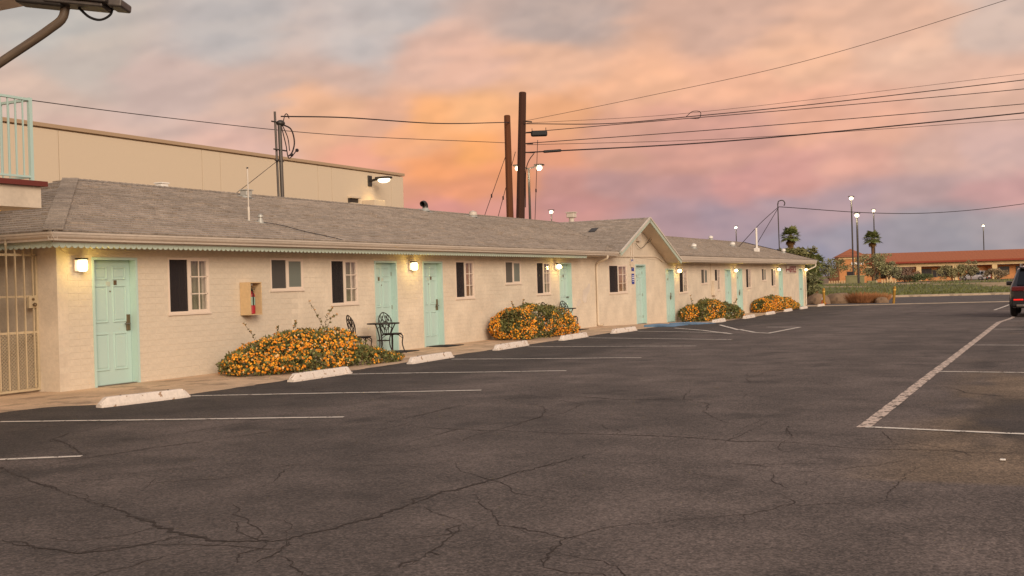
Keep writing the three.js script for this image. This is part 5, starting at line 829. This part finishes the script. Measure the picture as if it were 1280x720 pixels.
// ---------------------------------------------------------------- commercial building across the street
{
  const P0 = [-29.6, -233.4], P1 = [7.7, -245.4], L = Math.hypot(P1[0] - P0[0], P1[1] - P0[1]), turn = -Math.atan2(P1[1] - P0[1], P1[0] - P0[0]);
  const t = thing('commercial_building', 'low cream commercial building with long red tile roof across the street', 'building', [P0[0], -0.35, P0[1]], turn);
  const X = px => (px - 1045) / 255 * L, eave = 4.1, top = 6.0, d = 16, RED = M.tile || (M.tile = std('#c87850', 0.85, { map: T.gran })), cream = std('#f0d29c', 0.85, { map: T.paint }), tan = std('#d8955c', 0.85, { map: T.paint }), dk = std('#201c20', 0.3);
  part('wall', [box(L * 1.9, 3.0, d, L * 0.95 + 1, 1.5, -d / 2 - 2.2), box(L * 1.9 - 5.5, 0.72, 0.2, L * 0.95 + 3.8, 0.36, -0.6)], tan, t);
  part('band', [box(L * 1.9 - 4, 1.1, 2.2, L * 0.95 + 3, 3.56, -1.1)], cream, t);
  for (const px of [1113, 1150.5, 1196, 1245, 1290, 1340]) part('column', box(0.95, 3.0, 0.9, X(px), 1.5, -0.5), cream, t);
  const rl = L * 1.9; part('roof', [slab([[4.5, eave, 0.9], [rl, eave, 0.9], [rl, top, -5.5], [4.5, top, -5.5]], 0.2), slab([[4.5, top, -5.5], [rl, top, -5.5], [rl, eave, -19], [4.5, eave, -19]], 0.2)], RED, t);
  part('fascia', box(rl - 4.5, 0.3, 0.14, (rl + 4.5) / 2, eave - 0.22, 0.92), std('#8f3a26', 0.8), t);
  for (const [a, b] of [[1105, 1121], [1122, 1137], [1155, 1161.5], [1162.5, 1169], [1177, 1184.5], [1185.5, 1193], [1253, 1259], [1260, 1266], [1275, 1283], [1300, 1312], [1318, 1330]]) { const w = X(b) - X(a), c = (X(a) + X(b)) / 2; const win = part('window', [box(w + 0.12, 0.08, 0.1, c, 0.96, -2.15), box(w + 0.12, 0.08, 0.1, c, 2.5, -2.15), box(0.07, 1.46, 0.1, c - w / 2 - 0.03, 1.73, -2.15), box(0.07, 1.46, 0.1, c + w / 2 + 0.03, 1.73, -2.15)], M.darkSteel, t); part('pane', box(w, 1.46, 0.06, c, 1.73, -2.17), dk, win); }
  for (const px of [1173, 1098]) { const dr = part('door', [box(1.2, 2.3, 0.1, X(px), 1.15, -2.16)], std('#6f6448', 0.7), t); part('door_glass', box(0.7, 1.4, 0.04, X(px), 1.4, -2.1), dk, dr); }
  // square corner tower with a pyramid roof
  const tx = X(1064), tz = 3.0; part('tower_wall', [box(5.2, 4.9, 5.2, tx, 2.45, tz - 2.6)], tan, t); part('tower_band', [box(5.5, 0.45, 5.5, tx, 5.1, tz - 2.6)], cream, t);
  const tr = part('tower_roof', new THREE.ConeGeometry(4.5, 1.7, 4).rotateY(Math.PI / 4).translate(tx, 6.18, tz - 2.6), RED, t);
  part('tower_sign', [0, 1, 2, 3].map(k => box(0.5, 0.5, 0.06, tx + 1.0 + k * 0.62 - 1.0, 4.0, tz + 0.04)), M.white, t);
  part('tower_opening', [box(1.5, 2.4, 0.06, tx - 0.4, 1.2, tz + 0.035)], dk, t);
}
// ---------------------------------------------------------------- trees, palms and planting
function tree(label, x, z, h, w, o = {}) {
  const r = rng(o.seed || 1), y0 = o.y ?? -0.25, t = thing(o.name || 'tree', label, 'tree', [x, y0, z], 0, o.group || 'trees across the street'), leaves = [], tr = o.trunk ?? 0.35;
  const limbs = [tube([[0, -0.2, 0], [0.03 * w, h * tr * 0.5, 0.02], [0, h * tr, 0]], 0.03 * h * 0.5 + 0.02, 8, 7)], tips = [];
  for (let k = 0; k < 7; k++) { const a = k * 0.9 + r(), e = [Math.cos(a) * w * 0.33 * (0.6 + r() * 0.5), h * (0.5 + 0.38 * r()), Math.sin(a) * w * 0.33 * (0.6 + r() * 0.5)]; limbs.push(tube([[0, h * tr * 0.8, 0], [e[0] * 0.4, h * (tr + 0.1), e[2] * 0.4], e], 0.012 * h, 8, 5)); tips.push(e); }
  tips.push([0, h * 0.8, 0]);
  part('trunk', limbs, o.bark || (M.bark || (M.bark = std('#7a5a40', 0.9))), t);
  const n = o.n || 1400, col = o.col || [0.16, 0.155, 0.065], rnd = () => V(r() * 2 - 1, r() * 2 - 1, r() * 2 - 1);
  const clumps = []; for (let k = 0; k < (o.clumps || 22); k++) { const e = tips[k % tips.length]; clumps.push([e[0] + (r() - 0.5) * w * 0.45, Math.max(h * (o.low ?? 0.3), e[1] + (r() - 0.5) * h * 0.42), e[2] + (r() - 0.5) * w * 0.45, w * (0.1 + 0.1 * r()), 0.8 + 0.45 * r()]); }
  for (let k = 0; k < n; k++) { const c = clumps[(r() * clumps.length) | 0], v = rnd(); while (v.lengthSq() > 1) v.set(r() * 2 - 1, r() * 2 - 1, r() * 2 - 1); const p = V(c[0] + v.x * c[3], c[1] + v.y * c[3] * 0.8, c[2] + v.z * c[3]); if (p.y > h || p.y < 0.1) continue; const b = 1.2 * c[4] * (0.7 + 0.6 * r()); leaves.push({ p, q: new THREE.Quaternion().setFromEuler(new THREE.Euler(r() * 6, r() * 6, r() * 6)), s: (o.leaf || 0.22) * (0.6 + 0.8 * r()), c: [col[0] * b, col[1] * b, col[2] * b] }); }
  instanced('crown', leafGeo, M.leaf, leaves, t); return t;
}
tree('feathery green tree with pale trunks left of the tower', -15.7, -153.1, 3.7, 4.2, { seed: 31, y: -0.1, n: 1800, low: 0.42 }); tree('small grey green shrubby tree at the left end of the lawn', -18.2, -152.5, 2.5, 3.4, { seed: 32, low: 0.1, n: 1300, col: [0.192, 0.176, 0.096] });
tree('bushy tree with pale spiky base in front of the tower wall', -9.7, -151.0, 4.3, 4.4, { seed: 33, n: 2600, low: 0.22, col: [0.200, 0.192, 0.088] }); tree('young grey green tree beside the utility cabinet', -7.9, -152.5, 3.2, 3.0, { seed: 34, n: 1200, low: 0.25, col: [0.192, 0.184, 0.096] });
tree('reddish brown flat topped tree before the dark shop windows', -11.6, -199.5, 2.6, 3.4, { seed: 35, n: 1500, low: 0.5, trunk: 0.45, col: [0.19, 0.12, 0.08] });
tree('wide pale green tree in front of the cream band', -2.2, -177.5, 2.6, 3.6, { seed: 36, n: 2000, low: 0.2, col: [0.208, 0.184, 0.080] }); tree('taller olive tree beside the wide pale green tree', 0.0, -178.5, 3.3, 2.8, { seed: 37, n: 1800, low: 0.2, col: [0.192, 0.168, 0.080] }); tree('low twiggy olive tree left of the parked dark car', 3.4, -178.5, 1.9, 3.0, { seed: 38, n: 1400, low: 0.2, col: [0.192, 0.144, 0.080] });
tree('loose olive tree behind the parked dark car', 8.5, -180, 2.4, 3.4, { seed: 39, n: 1400, low: 0.2, col: [0.176, 0.144, 0.080] });
tree('rounded dark green hedge ball before the shop door', -8.2, -190.5, 1.5, 3.2, { seed: 40, n: 1600, low: 0.05, trunk: 0.15, col: [0.080, 0.096, 0.032], name: 'clipped_shrub', leaf: 0.2 }); tree('low spreading dark shrub left of the hedge ball', -10.6, -191.5, 1.3, 3.4, { seed: 41, n: 1300, low: 0.05, trunk: 0.15, col: [0.112, 0.096, 0.048], name: 'clipped_shrub', leaf: 0.2 });
// planting behind the office end of the motel
tree('dense green tree behind the office end of the motel', -4.9, -77.5, 3.5, 4.6, { seed: 42, n: 5200, clumps: 34, low: 0.12, col: [0.136, 0.144, 0.051], group: 'trees behind the office' }); tree('leaning yellow green tree overhanging the office corner', -3.0, -74.5, 3.5, 3.2, { seed: 43, n: 3400, clumps: 26, low: 0.15, col: [0.160, 0.152, 0.056], group: 'trees behind the office' }); tree('dark low tree against the office side wall', -1.3, -70.5, 1.9, 1.8, { seed: 44, n: 2400, low: 0.1, col: [0.120, 0.120, 0.048], group: 'trees behind the office' }); tree('broad olive tree behind the office yard', -9.5, -84, 3.3, 5.0, { seed: 45, n: 3000, low: 0.1, col: [0.128, 0.128, 0.048], group: 'trees behind the office' });
// palms
function palm(label, x, z, h, R, o = {}) {
  const r = rng(o.seed), t = thing('palm_tree', label, 'palm', [x, -0.35, z], 0, 'palms'); const H = h + 0.35;
  part('trunk', new THREE.LatheGeometry([[0, 0], [0.3, 0], [0.24, 0.6], [0.19, H * 0.5], [0.21, H * 0.8], [0.26, H - 0.3], [0.1, H], [0, H]].map(p => new THREE.Vector2(...p)), 12), std('#8a6a48', 0.95, { map: T.wood }), t);
  const fr = (a, el, len, m, dead) => { // one fan frond: stalk and folded blades
    const d = V(Math.cos(a) * Math.cos(el), Math.sin(el), Math.sin(a) * Math.cos(el)), s = V(-Math.sin(a), 0, Math.cos(a)), u = d.clone().cross(s), pos = [], b = V(0, H - 0.1, 0), e = b.clone().addScaledVector(d, len * 0.42);
    const tri = (A, B, C) => pos.push(A.x, A.y, A.z, B.x, B.y, B.z, C.x, C.y, C.z);
    tri(b.clone().addScaledVector(s, 0.03), b.clone().addScaledVector(s, -0.03), e);
    for (let k = -6; k <= 6; k++) { const ph = k * 0.2, w = d.clone().multiplyScalar(Math.cos(ph)).addScaledVector(s, Math.sin(ph)), l = len * (0.58 - 0.02 * Math.abs(k)) * (0.85 + 0.3 * r()), m1 = e.clone().addScaledVector(w, l * 0.55).addScaledVector(u, 0.03), tip = e.clone().addScaledVector(w, l); tip.y -= l * (0.18 + 0.15 * r()) * (dead ? 0.4 : 1); const q = s.clone().multiplyScalar(Math.cos(ph)).addScaledVector(d, -Math.sin(ph)).multiplyScalar(0.055 * len); tri(e, m1.clone().add(q), m1.clone().sub(q)); tri(m1.clone().add(q), tip, m1.clone().sub(q)); }
    const g = new THREE.BufferGeometry(); g.setAttribute('position', new THREE.Float32BufferAttribute(pos, 3)); g.computeVertexNormals(); part('frond', prep(g), m, t);
  };
  const gm = [std('#707a42', 0.8), std('#80834e', 0.8), std('#656f3a', 0.8)], dm = std('#8a6a3e', 0.95);
  for (let k = 0; k < (o.n || 46); k++) fr(k * 2.399, -0.45 + 1.75 * ((k + 0.5) / (o.n || 46)), R * (0.85 + 0.3 * r()), gm[k % 3]);
  for (let k = 0; k < (o.dead || 12); k++) fr(k * 2.399 + 1, -1.05 - 0.3 * r(), R * 0.8, dm, true);
}
palm('round headed fan palm in front of the tower wall', -12.9, -172.5, 6.7, 1.55, { seed: 51, n: 54 }); palm('palm showing above the office roof behind the mast', -5.4, -85.0, 4.55, 0.95, { seed: 52, n: 40, dead: 16 }); palm('small palm tucked behind the taller palm near the office', -4.0, -86.5, 2.5, 1.0, { seed: 53, n: 36, dead: 4 });
palm('low fan palm with brown skirt beside the office corner', -1.3, -72.0, 1.25, 1.15, { seed: 54, n: 34, dead: 26 });
// shrubs, boulders, dry grass along the kerb
function boulder(label, x, z, w, h, seed) { const g = new THREE.IcosahedronGeometry(1, 3), p = g.attributes.position; for (let i = 0; i < p.count; i++) { const v = V(p.getX(i), p.getY(i), p.getZ(i)), k = 0.8 + 0.45 * fbm(v.x * 1.6 + seed, v.y * 1.6 + v.z * 1.9, 3, seed); p.setXYZ(i, v.x * k * w / 2, Math.max(-0.1, v.y * k * h), v.z * k * w / 2.4); } g.computeVertexNormals(); single('boulder', label, 'boulder', metre(toCreasedNormals(g, 0.5)), M.rock || (M.rock = std('#a5896e', 0.95, { map: T.conc })), [x, -0.29, z], 'boulders beside the street'); }
boulder('tan boulder beside the first yellow bollard', -0.4, -69.5, 1.5, 0.62, 61); boulder('long grey tan boulder between bollard and dry grass', 0.7, -70.6, 1.9, 0.66, 62); boulder('small pale rock at the right end of the dry grass', 3.3, -70.0, 0.8, 0.35, 63); boulder('flat pale rock on the lawn mound', -4.5, -118, 3.2, 0.5, 64);
function tuft(label, x, z, w, h, n, c, seed, name = 'dry_grass_clump') { const r = rng(seed), t = thing(name, label, 'grass clump', [x, -0.31, z], 0, 'planting beside the street'), list = []; for (let k = 0; k < n; k++) { const a = r() * 6.28, q = Math.sqrt(r()), p = V(Math.cos(a) * q * w * 0.36, 0, Math.sin(a) * q * w * 0.3), d = V(Math.cos(a) * q * 0.9 + (r() - 0.5) * 0.5, 1, Math.sin(a) * q * 0.9 + (r() - 0.5) * 0.5).normalize(), b = 0.7 + 0.6 * r(); list.push({ p, q: new THREE.Quaternion().setFromUnitVectors(V(0, 0, 1), d), s: V(0.07, 0.07, h * (0.6 + 0.5 * r())), c: [c[0] * b, c[1] * b, c[2] * b] }); } instanced('blades', leafGeo, M.leaf, list, t); part('crown_base', new THREE.SphereGeometry(0.1, 8, 6).scale(w * 2.2, 1.2, w * 1.8).translate(0, 0.06, 0), std('#5a3f28', 0.95), t); }
tuft('russet dry grass clump right of the grey boulder', 2.0, -70.2, 1.7, 0.75, 700, [0.42, 0.19, 0.08], 65); tuft('second russet dry grass clump beside the slanted bollard', 2.9, -70.6, 1.6, 0.7, 700, [0.42, 0.2, 0.08], 66); tuft('dark green strappy clump behind the grey boulder', 1.15, -71.8, 1.1, 0.75, 400, [0.09, 0.1, 0.04], 67, 'strap_leaf_clump');
tuft('sandy dry grass clump on the verge before the shop', -3.4, -168, 2.6, 0.9, 400, [0.45, 0.3, 0.15], 68);
{ // short lawn blades along the kerb
  const r = rng(71), list = []; for (let k = 0; k < 9000; k++) { const u = -34 + 62 * r(), v = 22.8 + 40 * r() * r(), [x, z] = road(u, v); if (fbm(x * 0.10 + 50, z * 0.22 + 20, 5, 96) > 0.6) continue; const b = 0.7 + 0.6 * r(); list.push({ p: V(x, lawnY(x, z, v - 22.6) - 0.02, z), q: new THREE.Quaternion().setFromUnitVectors(V(0, 0, 1), V((r() - 0.5) * 0.8, 1, (r() - 0.5) * 0.8).normalize()), s: V(0.16, 0.1, 0.12 + 0.14 * r()), c: [0.15 * b, 0.16 * b, 0.05 * b] }); }
  const o = instanced('lawn_grass', leafGeo, M.leaf, list, scene); o.userData.label = 'short green grass on the mounded lawn across the street'; o.userData.category = 'grass';
}
function bollard(label, x, z, lean) { const t = thing('bollard', label, 'bollard', [x, gy(z) + 0.02, z], 0, 'yellow bollards'); t.rotation.z = lean; part('post', new THREE.LatheGeometry([[0, -0.05], [0.075, -0.05], [0.075, 0.93], [0.06, 0.98], [0.03, 1.0], [0, 1.0]].map(p => new THREE.Vector2(...p)), 16), M.yellow || (M.yellow = std('#c99a35', 0.7, { map: T.rust })), t); part('band', cyl(0.077, 0.077, 0.08, 0, 0.8, 0), std('#d9b050', 0.6), t); }
bollard('upright yellow bollard at the office corner', 0.75, -65.6, 0.0); bollard('leaning yellow bollard beside the dry grass', 4.4, -66.8, -0.10);
{ const t = thing('traffic_cone', 'small orange and white cone beside the office bollard', 'cone', [0.2, -0.28, -68.2]); part('cone', new THREE.ConeGeometry(0.16, 0.55, 16).translate(0, 0.3, 0), std('#cc6a3a', 0.7), t); part('collar', new THREE.CylinderGeometry(0.075, 0.11, 0.14, 16).translate(0, 0.34, 0), M.white, t); part('foot', rbox(0.4, 0.04, 0.4, 0.01, 0, 0.02, 0), std('#8a4a2a', 0.8), t); }
{ const t = thing('utility_cabinet', 'pale green utility cabinet on the lawn below the shorter lamp post', 'cabinet', [-9.6, -0.2, -137.2], 0.2); part('casing', rbox(2.1, 1.45, 1.2, 0.04, 0, 0.72, 0), std('#8f8a62', 0.8, { map: T.paint }), t); part('lid', rbox(2.2, 0.12, 1.3, 0.04, 0, 1.48, 0), std('#8f8a62', 0.8), t); part('side_unit', rbox(1.0, 0.85, 0.9, 0.04, 1.9, 0.42, 0.1), std('#7f7c58', 0.8), t); }
for (const [x0, n, l] of [[-13.1, 9, 'cream picket guard rail left of the utility cabinet'], [-6.9, 6, 'cream picket guard rail right of the utility cabinet']]) { const t = thing('picket_rail', l, 'fence', [x0, -0.2, -140]); for (let k = 0; k < n; k++) part('picket', box(0.16, 0.95, 0.1, k * 0.3, 0.47, 0), M.picket || (M.picket = std('#d8b98c', 0.8)), t); part('rail', box(n * 0.3, 0.1, 0.06, (n - 1) * 0.15, 0.7, -0.09), M.picket, t); }

// ---------------------------------------------------------------- vehicles
function suv(label, pos, turn, bodyColor, category = 'suv') {
  const t = thing('parked_suv', label, category, pos, turn);   // rear at z = 0, front at -z
  const paint = new THREE.MeshPhysicalMaterial({ color: bodyColor, roughness: 0.35, metalness: 0.35, clearcoat: 1, clearcoatRoughness: 0.06, side: THREE.DoubleSide }), glass = new THREE.MeshPhysicalMaterial({ color: '#0d0d10', roughness: 0.06, metalness: 0, side: THREE.DoubleSide });
  // stations: z, half width, bottom, belt, roof, half roof width
  const S = [[0.0, 0.80, 0.50, 0.98, 1.02, 0.74], [-0.05, 0.88, 0.36, 1.02, 1.07, 0.80], [-0.16, 0.93, 0.32, 1.05, 1.32, 0.74], [-0.42, 0.945, 0.30, 1.06, 1.66, 0.66], [-0.8, 0.95, 0.30, 1.06, 1.71, 0.66], [-1.6, 0.95, 0.28, 1.05, 1.74, 0.66], [-2.5, 0.95, 0.28, 1.03, 1.72, 0.65], [-2.95, 0.95, 0.28, 1.02, 1.58, 0.66], [-3.45, 0.95, 0.29, 1.02, 1.12, 0.74], [-3.6, 0.94, 0.29, 1.01, 1.05, 0.78], [-4.2, 0.92, 0.30, 0.97, 1.0, 0.76], [-4.55, 0.87, 0.32, 0.86, 0.90, 0.70], [-4.68, 0.76, 0.42, 0.70, 0.74, 0.6]];
  const prof = ([z, w, b, be, ro, rw]) => { const q = [[0, b], [w * 0.9, b], [w * 0.985, b + 0.1], [w, (b + be) / 2], [w * 0.985, be - 0.06], [w * 0.955, be], [rw + (w * 0.955 - rw) * 0.12, ro - (ro - be) * 0.1], [rw - 0.06, ro], [0, ro + 0.015]]; return [...q.map(p => [p[0], p[1], z]), ...q.slice(1, -1).reverse().map(p => [-p[0], p[1], z])]; };
  const R = S.map(prof), pos3 = [], n = R[0].length, idx = []; R.forEach(r => r.forEach(p => pos3.push(...p))); for (let i = 1; i < R.length; i++) for (let k = 0; k < n; k++) { const a = (i - 1) * n + k, b = (i - 1) * n + (k + 1) % n; idx.push(a, b, a + n, b, b + n, a + n); } for (const base of [0, (R.length - 1) * n]) for (let k = 1; k < n - 1; k++) idx.push(base, base + k, base + k + 1);
  let g = new THREE.BufferGeometry(); g.setAttribute('position', new THREE.Float32BufferAttribute(pos3, 3)); g.setIndex(idx); g = toCreasedNormals(g.toNonIndexed(), 0.6); part('body', prep(g), paint, t);
  const lerp = (a, b, k) => a + (b - a) * k, sec = z => { for (let i = 1; i < S.length; i++) if (z >= S[i][0]) { const a = S[i - 1], b = S[i], k = (z - a[0]) / (b[0] - a[0]); return a.map((v, j) => lerp(v, b[j], k)); } return S[S.length - 1]; };
  for (const s of [-1, 1]) for (const [za, zb] of [[-0.55, -1.0], [-1.06, -1.95], [-2.03, -2.95]]) { const P = []; for (const z of [za, zb]) { const q = sec(z), p = prof(q); P.push([p[5], p[6]]); } const o = 0.012; const f = (p, c) => [s * (p[0] + o), p[1] + (c ? -0.02 : 0.03), p[2]]; const [A, B] = [f(P[0][0]), f(P[0][1], 1)], [C, Dd] = [f(P[1][0]), f(P[1][1], 1)]; const q = []; for (const k of [A, B, Dd, A, Dd, C]) q.push(...k); const w = new THREE.BufferGeometry(); w.setAttribute('position', new THREE.Float32BufferAttribute(q, 3)); w.computeVertexNormals(); part('side_window', prep(w), glass, t); }
  { const q = []; const A = [-0.7, 1.10, -0.055], B = [0.7, 1.10, -0.055], C = [0.6, 1.6, -0.345], Dd = [-0.6, 1.6, -0.345]; for (const k of [A, B, C, A, C, Dd]) q.push(k[0], k[1], k[2] + 0.03); const w = new THREE.BufferGeometry(); w.setAttribute('position', new THREE.Float32BufferAttribute(q, 3)); w.computeVertexNormals(); part('rear_window', prep(w), glass, t); part('spoiler', rbox(1.24, 0.04, 0.22, 0.015, 0, 1.685, -0.32), paint, t); }
  { const q = []; for (const k of [[-0.72, 1.08, -3.5], [0.72, 1.08, -3.5], [0.6, 1.62, -2.86], [-0.72, 1.08, -3.5], [0.6, 1.62, -2.86], [-0.6, 1.62, -2.86]]) q.push(k[0], k[1] + 0.03, k[2]); const w = new THREE.BufferGeometry(); w.setAttribute('position', new THREE.Float32BufferAttribute(q, 3)); w.computeVertexNormals(); part('windscreen', prep(w), glass, t); }
  part('bumper', [rbox(1.76, 0.28, 0.16, 0.05, 0, 0.50, -0.02), rbox(1.5, 0.12, 0.1, 0.03, 0, 0.38, 0.02)], M.black, t); part('front_bumper', rbox(1.6, 0.3, 0.16, 0.05, 0, 0.5, -4.63), M.black, t);
  const rear = new THREE.MeshPhysicalMaterial({ color: '#5a0d12', roughness: 0.15, clearcoat: 1 }), amber = new THREE.MeshStandardMaterial({ color: '#e02020', emissive: '#ff2a1a', emissiveIntensity: 0.25, roughness: 0.3 });
  for (const s of [-1, 1]) { part('tail_light', rbox(0.42, 0.16, 0.1, 0.03, s * 0.66, 0.97, -0.01), rear, t); part('reflector', rbox(0.3, 0.05, 0.03, 0.01, s * 0.66, 0.60, 0.065), amber, t); part('exhaust_tip', [rbox(0.26, 0.09, 0.08, 0.03, s * 0.6, 0.40, 0.06)], M.steel, t); part('headlight', rbox(0.34, 0.14, 0.16, 0.04, s * 0.66, 0.78, -4.5), M.white, t);
    part('mirror', [rbox(0.2, 0.15, 0.12, 0.04, s * 1.06, 1.13, -2.72), bar([s * 0.92, 1.07, -2.72], [s * 1.0, 1.1, -2.72], 0.03)], paint, t); part('roof_rail', tube([[s * 0.6, 1.70, -0.6], [s * 0.6, 1.78, -0.75], [s * 0.6, 1.80, -1.6], [s * 0.6, 1.77, -2.4], [s * 0.6, 1.70, -2.55]], 0.018, 20, 6), M.steel, t);
    for (const z of [-1.5, -2.55]) part('door_handle', rbox(0.03, 0.035, 0.2, 0.01, s * 0.955, 0.93, z), M.steel, t);
    for (const z of [-0.95, -3.72]) { const wh = part('wheel', new THREE.TorusGeometry(0.265, 0.115, 12, 32).scale(1, 1, 1.05).rotateY(Math.PI / 2), M.rubber, t, [s * 0.84, 0.37, z]); part('rim', [new THREE.CylinderGeometry(0.235, 0.235, 0.12, 28).rotateZ(Math.PI / 2), ...[0, 1, 2, 3, 4].map(k => box(0.02, 0.4, 0.06, s * 0.07, 0, 0).rotateX(k * 1.2566))], M.steel, wh); part('wheel_arch', new THREE.TorusGeometry(0.41, 0.045, 8, 24, Math.PI).rotateY(Math.PI / 2), M.black, t, [s * 0.925, 0.37, z]); } }
  part('number_plate', rbox(0.32, 0.16, 0.015, 0.004, 0, 0.80, 0.012), M.white, t); part('badge', rbox(0.22, 0.035, 0.012, 0.004, -0.38, 0.885, 0.03), M.steel, t);
  return t;
}
suv('dark grey suv with red tail lights parked beyond the white line', [12.58, gy(-42) + GL, -41.55], 0, '#2a2628');
{ const s = suv('white car parked by the trees across the street', [1.0, -0.28, -202], 1.2, '#d8d4d0', 'car'); s.name = numbered('parked_car'); }
single('litter', 'tiny white scrap of litter on the asphalt by the right stalls', 'litter', [rbox(0.04, 0.012, 0.03, 0.005, 0, 0.008, 0)], M.white, [13.1, 0.043, -9.0]);

renderer.render(scene, camera);
